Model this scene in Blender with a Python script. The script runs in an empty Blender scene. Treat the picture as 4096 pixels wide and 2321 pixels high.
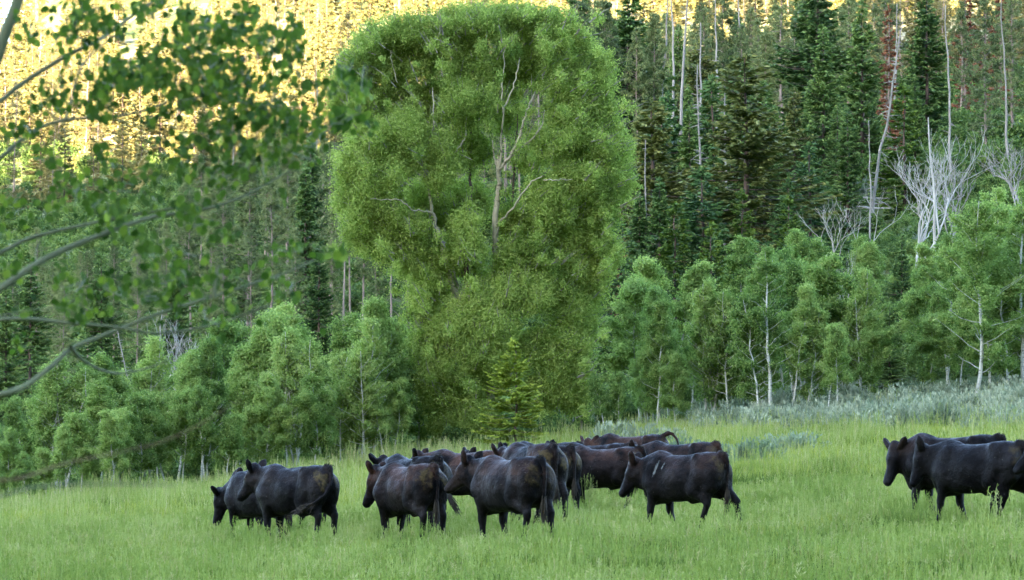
import bpy, math, random
import numpy as np
from mathutils import Vector, Matrix, Euler

R = math.radians
sc = bpy.context.scene
COL = sc.collection

# ------------------------------------------------------------------ camera, sky, sun, exposure
F_PX = 16680.0            # focal length in pixels of the 4096-px-wide picture
HORIZON_V = 1840.0
CAM_Z = 1.5
PITCH = math.atan((HORIZON_V - 1160.5) / F_PX)
cam = bpy.data.cameras.new('camera')
cam.sensor_width = 36.0
cam.lens = 36.0 * F_PX / 4096.0
cam.clip_start = 0.5
cam.clip_end = 6000.0
cam.dof.use_dof = True
cam.dof.focus_distance = 76.0
cam.dof.aperture_fstop = 10.0
camo = bpy.data.objects.new('camera', cam)
camo.location = (0, 0, CAM_Z)
camo.rotation_euler = (R(90) + PITCH, 0, 0)
COL.objects.link(camo)
sc.camera = camo

SUN_EL, SUN_AZ = R(15.0), R(205.0)      # azimuth from +Y (view direction), clockwise: behind the camera, to its left
world = bpy.data.worlds.new('World')
sc.world = world
world.use_nodes = True
wn = world.node_tree
bg = wn.nodes['Background']
sky = wn.nodes.new('ShaderNodeTexSky')
sky.sky_type = 'NISHITA'
sky.sun_disc = False
sky.sun_elevation = SUN_EL
sky.sun_rotation = SUN_AZ
sky.altitude = 2000
sky.air_density = 0.8
sky.dust_density = 4.0
sky.ozone_density = 0.3
wn.links.new(sky.outputs[0], bg.inputs[0])
bg.inputs[1].default_value = 0.15
sun = bpy.data.lights.new('sun', 'SUN')
sun.energy = 4.7
sun.angle = R(0.5)
sun.color = (1.0, 0.79, 0.51)
suno = bpy.data.objects.new('sun', sun)
sd = Vector((math.sin(SUN_AZ) * math.cos(SUN_EL), math.cos(SUN_AZ) * math.cos(SUN_EL), math.sin(SUN_EL)))
suno.rotation_euler = sd.to_track_quat('Z', 'Y').to_euler()
suno.location = (0, -50, 60)
COL.objects.link(suno)

sc.view_settings.view_transform = 'Standard'
sc.view_settings.look = 'None'
sc.view_settings.exposure = 3.8
sc.view_settings.gamma = 1.0
sc.render.engine = 'CYCLES'
cy = sc.cycles
cy.max_bounces = 5
cy.diffuse_bounces = 3
cy.glossy_bounces = 2
cy.transmission_bounces = 3
cy.transparent_max_bounces = 4
cy.volume_bounces = 0
cy.caustics_reflective = False
cy.caustics_refractive = False
cy.sample_clamp_indirect = 4.0
cy.use_denoising = True
try:
    cy.denoiser = 'OPENIMAGEDENOISE'
    cy.denoising_input_passes = 'RGB_ALBEDO_NORMAL'
except Exception:
    pass
cy.use_adaptive_sampling = True
cy.adaptive_threshold = 0.02

# ------------------------------------------------------------------ general helpers
def tag(o, label=None, cat=None, group=None, kind=None):
    if label: o['label'] = label
    if cat: o['category'] = cat
    if group: o['group'] = group
    if kind: o['kind'] = kind
    return o

def empty(name, loc=(0, 0, 0), rz=0.0, sc_=1.0):
    o = bpy.data.objects.new(name, None)
    o.empty_display_size = 0.3
    COL.objects.link(o)
    o.location = loc
    o.rotation_euler = (0, 0, rz)
    o.scale = (sc_, sc_, sc_)
    return o

def mesh_np(name, verts, quads=None, tris=None, attrs=None, smooth=False, mats=(), matidx=None):
    me = bpy.data.meshes.new(name)
    verts = np.asarray(verts, dtype=np.float32)
    nq = 0 if quads is None else len(quads)
    nt = 0 if tris is None else len(tris)
    me.vertices.add(len(verts))
    me.vertices.foreach_set('co', verts.ravel())
    loops = []
    if nq: loops.append(np.asarray(quads, dtype=np.int32).ravel())
    if nt: loops.append(np.asarray(tris, dtype=np.int32).ravel())
    loops = np.concatenate(loops)
    me.loops.add(len(loops))
    me.loops.foreach_set('vertex_index', loops)
    me.polygons.add(nq + nt)
    starts = np.concatenate([np.arange(nq) * 4, nq * 4 + np.arange(nt) * 3]).astype(np.int32)
    totals = np.concatenate([np.full(nq, 4), np.full(nt, 3)]).astype(np.int32)
    me.polygons.foreach_set('loop_start', starts)
    me.polygons.foreach_set('loop_total', totals)
    if smooth:
        me.polygons.foreach_set('use_smooth', np.ones(nq + nt, dtype=bool))
    if attrs:
        for k, v in attrs.items():
            a = me.attributes.new(k, 'FLOAT', 'POINT')
            a.data.foreach_set('value', np.asarray(v, dtype=np.float32))
    for m in mats:
        me.materials.append(m)
    if matidx is not None:
        me.polygons.foreach_set('material_index', np.asarray(matidx, dtype=np.int32))
    me.update(calc_edges=True)
    return me

def obj(name, me, parent=None, loc=(0, 0, 0)):
    o = bpy.data.objects.new(name, me)
    COL.objects.link(o)
    o.location = loc
    if parent is not None:
        o.parent = parent
    return o

def copy_tree(root):
    c = root.copy()
    COL.objects.link(c)
    for ch in root.children:
        d = ch.copy()
        COL.objects.link(d)
        d.parent = c
        for g in ch.children:
            e = g.copy()
            COL.objects.link(e)
            e.parent = d
    return c

class Tubes:
    """collects tapered tubes into one mesh"""
    def __init__(self):
        self.v, self.q, self.n = [], [], 0
    def add(self, pts, rad, sides=6):
        pts = np.asarray(pts, float)
        m = len(pts)
        rad = np.broadcast_to(np.asarray(rad, float), (m,))
        t = np.gradient(pts, axis=0)
        t /= np.linalg.norm(t, axis=1, keepdims=True) + 1e-9
        up = np.array([0.0, 0.0, 1.0]) if abs(t[0][2]) < 0.9 else np.array([1.0, 0.0, 0.0])
        a = np.cross(t, up)
        a /= np.linalg.norm(a, axis=1, keepdims=True) + 1e-9
        b = np.cross(t, a)
        ang = np.arange(sides) / sides * 2 * np.pi
        ring = a[:, None, :] * np.cos(ang)[None, :, None] + b[:, None, :] * np.sin(ang)[None, :, None]
        v = pts[:, None, :] + ring * rad[:, None, None]
        self.v.append(v.reshape(-1, 3))
        i = np.arange(m - 1)[:, None] * sides + np.arange(sides)[None, :]
        j = np.arange(m - 1)[:, None] * sides + (np.arange(sides)[None, :] + 1) % sides
        q = np.stack([i, j, j + sides, i + sides], -1).reshape(-1, 4) + self.n
        self.q.append(q)
        self.n += m * sides
    def mesh(self, name, mat):
        return mesh_np(name, np.concatenate(self.v), quads=np.concatenate(self.q), smooth=True, mats=(mat,))

def unit(v):
    return v / (np.linalg.norm(v, axis=-1, keepdims=True) + 1e-9)

def leaf_quads(centers, length, width, rng, dirs=None, normals=None, curl=0.0):
    """rhombus leaves: returns verts (N*4,3), quads. dirs: long axis."""
    n = len(centers)
    if dirs is None:
        dirs = rng.normal(size=(n, 3))
    dirs = unit(dirs)
    if normals is None:
        normals = rng.normal(size=(n, 3))
    side = unit(np.cross(dirs, normals))
    L = np.broadcast_to(length, (n,))[:, None] * 0.5
    W = np.broadcast_to(width, (n,))[:, None] * 0.5
    v = np.stack([centers - dirs * L, centers + side * W - dirs * L * .1, centers + dirs * L, centers - side * W - dirs * L * .1], 1)
    q = np.arange(n * 4).reshape(n, 4)
    return v.reshape(-1, 3), q

# ------------------------------------------------------------------ terrain
YS = np.array([-60, 0, 50, 70, 95, 120, 150, 175, 200, 250, 300, 400, 500, 600, 700, 900, 1050, 1300, 1800], float)
ZL = np.array([-.40, -.38, -.30, -.25, -.28, -.50, -.90, .0, 1.8, 5.0, 8.5, 19, 34, 52, 70, 95, 98, 80, 50], float)
ZC = np.array([-.25, -.2, -.07, .12, .42, .95, 1.62, 2.7, 5.2, 10.5, 16.5, 28, 42, 60, 82, 122, 140, 120, 80], float)
ZR = np.array([-.15, -.05, .22, .52, 1.02, 2.0, 3.4, 6.0, 11, 18.5, 26, 39, 52, 72, 95, 150, 160, 140, 90], float)

def smooth_interp(y, xs, zs):
    # monotone-ish cubic hermite with finite-difference tangents
    y = np.clip(y, xs[0], xs[-1])
    m = np.gradient(zs, xs)
    i = np.clip(np.searchsorted(xs, y) - 1, 0, len(xs) - 2)
    h = xs[i + 1] - xs[i]
    t = (y - xs[i]) / h
    return ((2*t**3 - 3*t**2 + 1) * zs[i] + (t**3 - 2*t**2 + t) * h * m[i] + (-2*t**3 + 3*t**2) * zs[i+1] + (t**3 - t**2) * h * m[i+1])

def ground(x, y):
    x = np.asarray(x, float); y = np.asarray(y, float)
    s = x / np.maximum(y, 60.0) / 0.123
    s = 1.35 * np.tanh(s / 1.35)
    l, c, r = smooth_interp(y, YS, ZL), smooth_interp(y, YS, ZC), smooth_interp(y, YS, ZR)
    z = c + (r - l) * 0.5 * s + ((r + l) * 0.5 - c) * s * s * (1 / (1 + 0.25 * s * s)) * 1.25
    amp = np.clip((y - 160) / 300, 0, 1)
    z = z + amp * (1.6 * np.sin(x * .043 + y * .021 + 1) + 1.1 * np.sin(x * .081 - y * .037) + .7 * np.sin(x * .17 + y * .12 + 2))
    e = np.clip((-x / np.maximum(y, 60.0) / .123 - .88) / .2, 0, 1)
    z = z - 34 * e * e * (3 - 2 * e) * np.clip((y - 640) / 200, 0, 1)
    z = z + 0.05 * np.sin(x * .55 + 1.3) * np.sin(y * .33) + 0.03 * np.sin(x * 1.3 + y * .9)
    return z

def gz(x, y):
    return float(ground(x, y))

def ray(u, v):
    """world direction (per metre of depth y=1) of pixel (u,v) of the 4096 x 2321 picture"""
    a, b = (u - 2048.0) / F_PX, (1160.5 - v) / F_PX
    d = Vector((a, math.cos(PITCH) - b * math.sin(PITCH), math.sin(PITCH) + b * math.cos(PITCH)))
    return d / d.y

def P(u, v, y):
    d = ray(u, v)
    return Vector((d.x * y, y, CAM_Z + d.z * y))

def X(u, y):
    return ray(u, HORIZON_V).x * y

# ------------------------------------------------------------------ materials
def new_mat(name):
    m = bpy.data.materials.new(name)
    m.use_nodes = True
    nt = m.node_tree
    nt.nodes.clear()
    out = nt.nodes.new('ShaderNodeOutputMaterial')
    return m, nt, out

def N(nt, t, **kw):
    n = nt.nodes.new(t)
    for k, v in kw.items():
        setattr(n, k, v)
    return n

def mix_rgb(nt, fac, a, b, blend='MIX'):
    n = nt.nodes.new('ShaderNodeMix')
    n.data_type = 'RGBA'; n.blend_type = blend
    for sock, val in ((0, fac), (6, a), (7, b)):
        if hasattr(val, 'links'):
            nt.links.new(val, n.inputs[sock])
        elif sock == 0:
            n.inputs[0].default_value = val
        else:
            n.inputs[sock].default_value = (*val, 1)
    return n.outputs[2]

def ramp(nt, fac, stops):
    n = nt.nodes.new('ShaderNodeValToRGB')
    cr = n.color_ramp
    while len(cr.elements) < len(stops):
        cr.elements.new(0.5)
    for e, (p, c) in zip(cr.elements, stops):
        e.position = p
        e.color = (c, c, c, 1) if isinstance(c, (int, float)) else (*c, 1)
    nt.links.new(fac, n.inputs[0])
    return n.outputs[0]

def noise(nt, vec, scale, detail=3.0, rough=0.55):
    n = nt.nodes.new('ShaderNodeTexNoise')
    n.inputs['Scale'].default_value = scale
    n.inputs['Detail'].default_value = detail
    n.inputs['Roughness'].default_value = rough
    if vec is not None:
        nt.links.new(vec, n.inputs['Vector'])
    return n.outputs[0]

def math_n(nt, op, a, b=None, clamp=False):
    n = nt.nodes.new('ShaderNodeMath'); n.operation = op; n.use_clamp = clamp
    for i, val in ((0, a), (1, b)):
        if val is None: continue
        if hasattr(val, 'links'): nt.links.new(val, n.inputs[i])
        else: n.inputs[i].default_value = val
    return n.outputs[0]

def leaf_mat(name, dark, mid, light, trans=0.35, rough=0.6, spec=0.12, patch=0.35, patch_scale=0.6, obj_var=0.25):
    """foliage: per-leaf tint attribute + slow world-space variation + per-tree variation"""
    m, nt, out = new_mat(name)
    L = nt.links
    at = N(nt, 'ShaderNodeAttribute', attribute_name='tint')
    geo = N(nt, 'ShaderNodeNewGeometry')
    oi = N(nt, 'ShaderNodeObjectInfo')
    nz = noise(nt, geo.outputs['Position'], patch_scale, 2.0)
    a = math_n(nt, 'MULTIPLY_ADD', nz, patch * 2)
    a.node.inputs[2].default_value = -patch
    b = math_n(nt, 'MULTIPLY_ADD', oi.outputs['Random'], obj_var * 2)
    b.node.inputs[2].default_value = -obj_var
    f = math_n(nt, 'ADD', math_n(nt, 'ADD', at.outputs['Fac'], a), b, clamp=True)
    col = ramp(nt, f, [(0.0, dark), (0.5, mid), (1.0, light)])
    pb = N(nt, 'ShaderNodeBsdfPrincipled')
    L.new(col, pb.inputs['Base Color'])
    pb.inputs['Roughness'].default_value = rough
    pb.inputs['Specular IOR Level'].default_value = spec
    tr = N(nt, 'ShaderNodeBsdfTranslucent')
    L.new(mix_rgb(nt, 1.0, col, (1.0, 1.1, 0.70), 'MULTIPLY'), tr.inputs['Color'])
    mx = N(nt, 'ShaderNodeMixShader')
    mx.inputs[0].default_value = trans
    L.new(pb.outputs[0], mx.inputs[1]); L.new(tr.outputs[0], mx.inputs[2])
    L.new(mx.outputs[0], out.inputs[0])
    return m

def bark_mat(name, base, dark, scale=3.0, marks=False, band=8.0, rough=0.85, obj_var=0.0):
    m, nt, out = new_mat(name)
    L = nt.links
    tc = N(nt, 'ShaderNodeTexCoord')
    mp = N(nt, 'ShaderNodeMapping')
    mp.inputs['Scale'].default_value = (1.0, 1.0, band if marks else 0.25)
    L.new(tc.outputs['Object'], mp.inputs[0])
    n1 = noise(nt, mp.outputs[0], scale, 4.0, 0.65)
    if marks:
        f = ramp(nt, n1, [(0.0, 1.0), (0.36, 1.0), (0.44, 0.0), (1.0, 0.0)])
        n2 = noise(nt, tc.outputs['Object'], 1.1, 3.0)
        f2 = ramp(nt, n2, [(0.35, 0.0), (0.75, 0.55)])
        f = math_n(nt, 'MAXIMUM', f, f2)
    else:
        f = ramp(nt, n1, [(0.3, 0.0), (0.7, 1.0)])
    col = mix_rgb(nt, f, base, dark)
    if obj_var:
        oi = N(nt, 'ShaderNodeObjectInfo')
        col = mix_rgb(nt, math_n(nt, 'MULTIPLY', oi.outputs['Random'], obj_var), col, dark)
    pb = N(nt, 'ShaderNodeBsdfPrincipled')
    L.new(col, pb.inputs['Base Color'])
    pb.inputs['Roughness'].default_value = rough
    pb.inputs['Specular IOR Level'].default_value = 0.2
    bp = N(nt, 'ShaderNodeBump'); bp.inputs['Strength'].default_value = 0.5; bp.inputs['Distance'].default_value = 0.03
    L.new(n1, bp.inputs['Height']); L.new(bp.outputs[0], pb.inputs['Normal'])
    L.new(pb.outputs[0], out.inputs[0])
    return m

M = {}
M['aspen_leaf'] = leaf_mat('aspen_leaf', (.10, .175, .048), (.240, .350, .100), (.39, .48, .16), trans=.5)
M['cotton_leaf'] = leaf_mat('cottonwood_leaf', (.085, .150, .034), (.250, .345, .078), (.41, .50, .14), trans=.5, patch=.3, patch_scale=.35)
M['willow_leaf'] = leaf_mat('willow_leaf', (.040, .085, .020), (.095, .165, .032), (.165, .24, .050), trans=.35)
M['spruce_needle'] = leaf_mat('spruce_needle', (.034, .082, .028), (.125, .210, .062), (.25, .35, .10), trans=.12, obj_var=.22)
M['olive_needle'] = leaf_mat('olive_needle', (.036, .064, .018), (.140, .165, .048), (.28, .29, .09), trans=.12)
M['blue_needle'] = leaf_mat('blue_needle', (.030, .075, .026), (.080, .155, .048), (.14, .22, .065), trans=.12)
M['young_needle'] = leaf_mat('young_needle', (.040, .085, .016), (.090, .150, .024), (.150, .215, .036), trans=.15)
M['pine_needle'] = leaf_mat('pine_needle', (.060, .095, .038), (.155, .205, .078), (.27, .31, .12), trans=.12, obj_var=.3)
M['rust_needle'] = leaf_mat('rust_needle', (.085, .030, .018), (.18, .070, .035), (.27, .125, .06), trans=.1)
M['brush'] = leaf_mat('hillside_brush', (.050, .095, .026), (.125, .20, .055), (.21, .29, .08), trans=.3, patch=.35, patch_scale=.25)
M['front_needle'] = leaf_mat('front_spruce_needle', (.13, .18, .03), (.27, .34, .048), (.41, .47, .08), trans=.15, obj_var=0)
M['twig'] = bark_mat('grey_twig', (.34, .31, .26), (.20, .18, .14))
M['aspen_bark'] = bark_mat('aspen_bark', (.52, .53, .44), (.10, .10, .08), 2.2, marks=True)
M['cotton_bark'] = bark_mat('cottonwood_bark', (.42, .38, .26), (.12, .10, .07), 1.7, marks=True, band=3.0)
M['dark_bark'] = bark_mat('dark_bark', (.17, .12, .095), (.07, .05, .04))
M['red_bark'] = bark_mat('red_bark', (.13, .065, .05), (.07, .04, .03))
M['pine_bark'] = bark_mat('pine_bark', (.40, .31, .24), (.20, .155, .13), obj_var=.5)
M['dead_wood'] = bark_mat('dead_wood', (.46, .43, .37), (.20, .18, .15), obj_var=.5)
M['white_dead'] = bark_mat('bleached_wood', (.52, .50, .43), (.26, .24, .20))
M['dead_brown'] = bark_mat('dead_brown_wood', (.30, .22, .17), (.15, .10, .08))

def meadow_ground():
    m, nt, out = new_mat('meadow_soil')
    geo = N(nt, 'ShaderNodeNewGeometry')
    n1 = noise(nt, geo.outputs['Position'], .35, 5)
    n2 = noise(nt, geo.outputs['Position'], 3.0, 4)
    c = mix_rgb(nt, ramp(nt, n1, [(.35, 0.), (.65, 1.)]), (.045, .075, .018), (.085, .12, .028))
    c = mix_rgb(nt, ramp(nt, n2, [(.4, 0.), (.7, .6)]), c, (.07, .055, .03))
    # hillside: grassier, lighter open ground up the slope, paled further to look sunlit
    sx = N(nt, 'ShaderNodeSeparateXYZ'); nt.links.new(geo.outputs['Position'], sx.inputs[0])
    n3 = noise(nt, geo.outputs['Position'], .03, 5, .6)
    hill = mix_rgb(nt, ramp(nt, n3, [(.38, 0.), (.62, 1.)]), (.14, .18, .05), (.46, .40, .24))
    far = math_n(nt, 'MULTIPLY_ADD', sx.outputs[1], 1 / 120.0, clamp=True)
    far.node.inputs[2].default_value = -400 / 120.0
    c = mix_rgb(nt, far, c, hill)
    pb = N(nt, 'ShaderNodeBsdfPrincipled')
    nt.links.new(c, pb.inputs['Base Color'])
    pb.inputs['Roughness'].default_value = .95
    pb.inputs['Specular IOR Level'].default_value = .1
    bp = N(nt, 'ShaderNodeBump'); bp.inputs['Strength'].default_value = .8; bp.inputs['Distance'].default_value = .2
    nt.links.new(n2, bp.inputs['Height']); nt.links.new(bp.outputs[0], pb.inputs['Normal'])
    nt.links.new(pb.outputs[0], out.inputs[0])
    return m
M['ground'] = meadow_ground()

# ------------------------------------------------------------------ ground and hills
def build_ground():
    xs = np.concatenate([np.linspace(-900, -130, 36)[:-1], np.linspace(-130, 130, 131), np.linspace(130, 900, 36)[1:]])
    ys = np.concatenate([np.linspace(-60, 40, 11)[:-1], np.linspace(40, 300, 131)[:-1], np.linspace(300, 1050, 101)[:-1], np.linspace(1050, 1800, 25)])
    gx, gy = np.meshgrid(xs, ys, indexing='xy')
    z = ground(gx, gy)
    v = np.stack([gx, gy, z], -1).reshape(-1, 3)
    ny, nx = gx.shape
    i = (np.arange(ny - 1)[:, None] * nx + np.arange(nx - 1)[None, :])
    q = np.stack([i, i + 1, i + nx + 1, i + nx], -1).reshape(-1, 4)
    o = obj('ground', mesh_np('ground', v, quads=q, smooth=True, mats=(M['ground'],)))
    tag(o, kind='structure')
    # unseen ridge added behind the camera, crest shaped to shade the valley floor
    xs = np.linspace(-2600, 2600, 90)
    ys = np.linspace(-1500, -60.0, 40)
    gx, gy = np.meshgrid(xs, ys, indexing='xy')
    t = np.clip((-60 - gy) / 840.0, 0, 1)
    back = np.clip((-900 - gy) / 600.0, 0, 1)
    crest = RIDGE_H + 10 * np.sin(gx * .006 + .5) + 6 * np.sin(gx * .017) + 3 * np.sin(gx * .05 + 1) + 160 * np.tanh(.4 * (gx + 606) / 160) + 34 / (1 + np.exp(-np.clip((gx + 585) / 9, -30, 30)))
    z = (3 * t**2 - 2 * t**3) * crest * (1 - .5 * back) + ground(np.clip(gx, -900, 900), -60) * (1 - t)
    v = np.stack([gx, gy, z], -1).reshape(-1, 3)
    ny, nx = gx.shape
    i = (np.arange(ny - 1)[:, None] * nx + np.arange(nx - 1)[None, :])
    q = np.stack([i, i + 1, i + nx + 1, i + nx], -1).reshape(-1, 4)
    o = obj('shade_ridge', mesh_np('shade_ridge', v, quads=q, smooth=True, mats=(M['ground'],)))
    tag(o, kind='structure')
RIDGE_H = 432.0
build_ground()

# ------------------------------------------------------------------ tree prototypes (return lists of (part name, mesh))
def clump_leaves(cent, rad, per, rng, size=(.10, .07), flat=.8, up=.5, tintc=None, jitter=.2):
    """leaves in gaussian clumps. cent (n,3), rad (n,)"""
    n = len(cent)
    per = np.broadcast_to(per, (n,)).astype(int)
    idx = np.repeat(np.arange(n), per)
    k = len(idx)
    d = np.clip(rng.normal(size=(k, 3)), -2.3, 2.3) * .50
    stretch = rng.normal(size=(n, 3)); stretch[:, 2] = np.abs(stretch[:, 2]) + .6; stretch = unit(stretch)[idx]
    d = d * .85 + stretch * rng.normal(size=(k, 1)) * .42      # ragged sprays rather than balls
    d[:, 2] *= flat
    pos = cent[idx] + d * rad[idx][:, None]
    nor = unit(d * 1.0 + rng.normal(size=(k, 3)) * .7 + np.array([0, 0, up]))
    di = unit(rng.normal(size=(k, 3)) + np.array([0, 0, -.3]))
    s = rng.uniform(.7, 1.35, k)
    v, q = leaf_quads(pos, size[0] * s, size[1] * s, rng, di, nor)
    base = np.full(n, .5) if tintc is None else tintc
    t = np.clip(base[idx] + rng.normal(size=k) * jitter, 0, 1)
    return v, q, np.repeat(t, 4)

def wobble_path(p0, p1, n, amp, rng, sag=0.0):
    t = np.linspace(0, 1, n)[:, None]
    p = p0 + (p1 - p0) * t
    w = np.cumsum(rng.normal(size=(n, 3)), 0) * amp / math.sqrt(n)
    w -= w[0]
    w = w - t * w[-1] * .6
    p = p + w
    p[:, 2] += sag * np.sin(t[:, 0] * math.pi)
    return p

def make_aspen(seed, H=7.0, Wd=1.75, stems=1, low=.22, leaves=9000, fine=1.0, leafmat='aspen_leaf', bark='aspen_bark', size=(.085, .066), back=0.0):
    rng = np.random.default_rng(seed)
    tb = Tubes()
    cents, rads, tints = [], [], []
    for s in range(stems):
        off = rng.normal(size=2) * (.35 if stems > 1 else 0.0)
        lean = rng.normal(size=2) * (.10 if stems > 1 else .04) * H
        h = H * (1 if s == 0 else rng.uniform(.7, .95))
        base = np.array([off[0], off[1], -.3])
        top = np.array([off[0] + lean[0], off[1] + lean[1], h * .93])
        path = wobble_path(base, top, 12, .22, rng)
        r0 = .0105 * h * rng.uniform(.8, 1.1)
        tb.add(path, np.linspace(r0, .012, 12), 7)
        wd = Wd * (1 if stems == 1 else .72)
        nl = int(30 * fine)
        for k in range(nl):
            f = low + (0.97 - low) * (k + rng.random()) / nl
            i = f * 11
            a = path[int(i)] + (path[min(int(i) + 1, 11)] - path[int(i)]) * (i - int(i))
            prof = math.sin(min(1, (1 - f) / .55) * math.pi / 2) ** .8 * (min(1, (f - low) / .18 + .45))
            ln = wd * prof * rng.uniform(.55, 1.08)
            az = k * 2.4 + rng.normal() * .4
            el = rng.uniform(.25, .75) + f * .4
            end = a + np.array([math.cos(az) * math.cos(el * .6), math.sin(az) * math.cos(el * .6), math.sin(el)]) * ln
            bp = wobble_path(a, end, 5, .12, rng, sag=-.04 * ln)
            tb.add(bp, np.linspace(.012 * h * (1 - f) * .2 + .006, .004, 5), 4)
            m = max(2, int(ln / .30))
            for j in range(m):
                if f < .5 and rng.random() < .45: continue
                t = .35 + .65 * (j + rng.random() * .6) / m
                c = a + (end - a) * min(t, 1.05) + rng.normal(size=3) * .14
                cents.append(c)
                rads.append(rng.uniform(.20, .42))
                tints.append(rng.uniform(.34, .62) + .18 * (f - .5))
    cents = np.array(cents); rads = np.array(rads); tints = np.array(tints)
    cents[:, 1] += back * np.clip(1.15 - cents[:, 2] / H, 0, 1)
    per = (rads / rads.mean()) ** 2 * leaves / len(cents)
    v, q, t = clump_leaves(cents, rads, np.maximum(4, per), rng, size=size, tintc=tints, up=.8)
    return [('trunk', tb.mesh('aspen_trunk', M[bark])), ('crown', mesh_np('aspen_crown', v, quads=q, attrs={'tint': t}, mats=(M[leafmat],)))]

def needle_sprays(starts, ends, per, length, width, rng, droop=.25, fan=1.0, tint=.5, jit=.16):
    """needle-bearing twigs fanned out along branches"""
    n = len(starts)
    per = np.broadcast_to(per, (n,)).astype(int)
    idx = np.repeat(np.arange(n), per)
    k = len(idx)
    t = rng.random(k) ** .75
    t = .12 + .92 * t
    A, B = starts[idx], ends[idx]
    ax = unit(B - A)
    side = unit(np.cross(ax, np.array([0, 0, 1.0])))
    sgn = rng.choice([-1.0, 1.0], k)[:, None]
    Ls = np.broadcast_to(length, (k,)) * rng.uniform(.6, 1.3, k) * (1.15 - .6 * t)
    di = unit(ax * rng.uniform(.5, 1.1, (k, 1)) + side * sgn * rng.uniform(.2, 1.0, (k, 1)) * fan + np.array([0, 0, -1.0]) * droop * rng.uniform(.2, 1.6, (k, 1)) + rng.normal(size=(k, 3)) * .12)
    bl = np.linalg.norm(B - A, axis=1)[:, None]
    sag = -.10 * bl * np.sin(t * np.pi)[:, None] * np.array([[0, 0, 1.0]])
    pos = A + (B - A) * t[:, None] + sag + di * Ls[:, None] * .42
    nor = unit(np.array([0, -.0, .55]) + rng.normal(size=(k, 3)) * .8)
    v, q = leaf_quads(pos, Ls, width * rng.uniform(.7, 1.3, k), rng, di, nor)
    tt = np.clip(np.broadcast_to(tint, (n,))[idx] + rng.normal(size=k) * jit + (t - .6) * .35, 0, 1)
    return v, q, np.repeat(tt, 4)

def make_spruce(seed, H=15.0, W=2.8, mat='spruce_needle', whorl=.46, nb=10, per=62, gaps=.12, power=.85, low=.05, ragged=.25, width=.15, length=.52, bark='dark_bark', droop=.35):
    rng = np.random.default_rng(seed)
    tb = Tubes()
    tb.add(wobble_path(np.array([0, 0, -.4]), np.array([0, 0, H * .985]), 10, .10, rng), np.linspace(H * .0135, .02, 10), 7)
    S, E, T = [], [], []
    z = H * low
    blob = rng.random(40) * 2 * math.pi
    while z < H * .98:
        f = z / H
        L0 = W * (1 - f) ** power * (0.75 + .25 * min(1, f / .15)) + .10
        L0 *= 1 + ragged * math.sin(z * 1.9 + blob[0]) * .5
        for b in range(nb if f < .8 else 6):
            if rng.random() < gaps: continue
            az = rng.random() * 2 * math.pi
            L = L0 * rng.uniform(.62, 1.12) * (1 + ragged * .6 * math.sin(az * 2 + z * .8 + blob[1]))
            el = -.32 + .75 * f + rng.normal() * .08
            a = np.array([0, 0, z + rng.normal() * .08])
            e = a + np.array([math.cos(az) * math.cos(el), math.sin(az) * math.cos(el), math.sin(el) * .7 + .05]) * L
            S.append(a); E.append(e); T.append(rng.uniform(.35, .62))
            if L > .8 and rng.random() < .7:
                tb.add(np.stack([a, (a + e) / 2 - np.array([0, 0, .05 * L]), e]), [.03 * H / 15, .02 * H / 15, .005], 3)
        z += whorl * rng.uniform(.75, 1.25) * (1 - .45 * f)
    S, E, T = np.array(S), np.array(E), np.array(T)
    L = np.linalg.norm(E - S, axis=1)
    pr = np.maximum(5, per * (L / L.mean()) ** 1.1)
    v, q, t = needle_sprays(S, E, pr, length, width, rng, tint=T, droop=droop)
    # upright leader and short top shoots
    k = 40
    pos = np.stack([rng.normal(size=k) * .05, rng.normal(size=k) * .05, H * .93 + rng.random(k) * H * .075], 1)
    v2, q2 = leaf_quads(pos, .3, .07, rng, unit(rng.normal(size=(k, 3)) * .5 + np.array([0, 0, 1.2])))
    V = np.concatenate([v, v2]); Q = np.concatenate([q, q2 + len(v)]); T2 = np.concatenate([t, np.full(len(v2), .6)])
    return [('trunk', tb.mesh('spruce_trunk', M[bark])), ('crown', mesh_np('spruce_crown', V, quads=Q, attrs={'tint': T2}, mats=(M[mat],)))]

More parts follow.
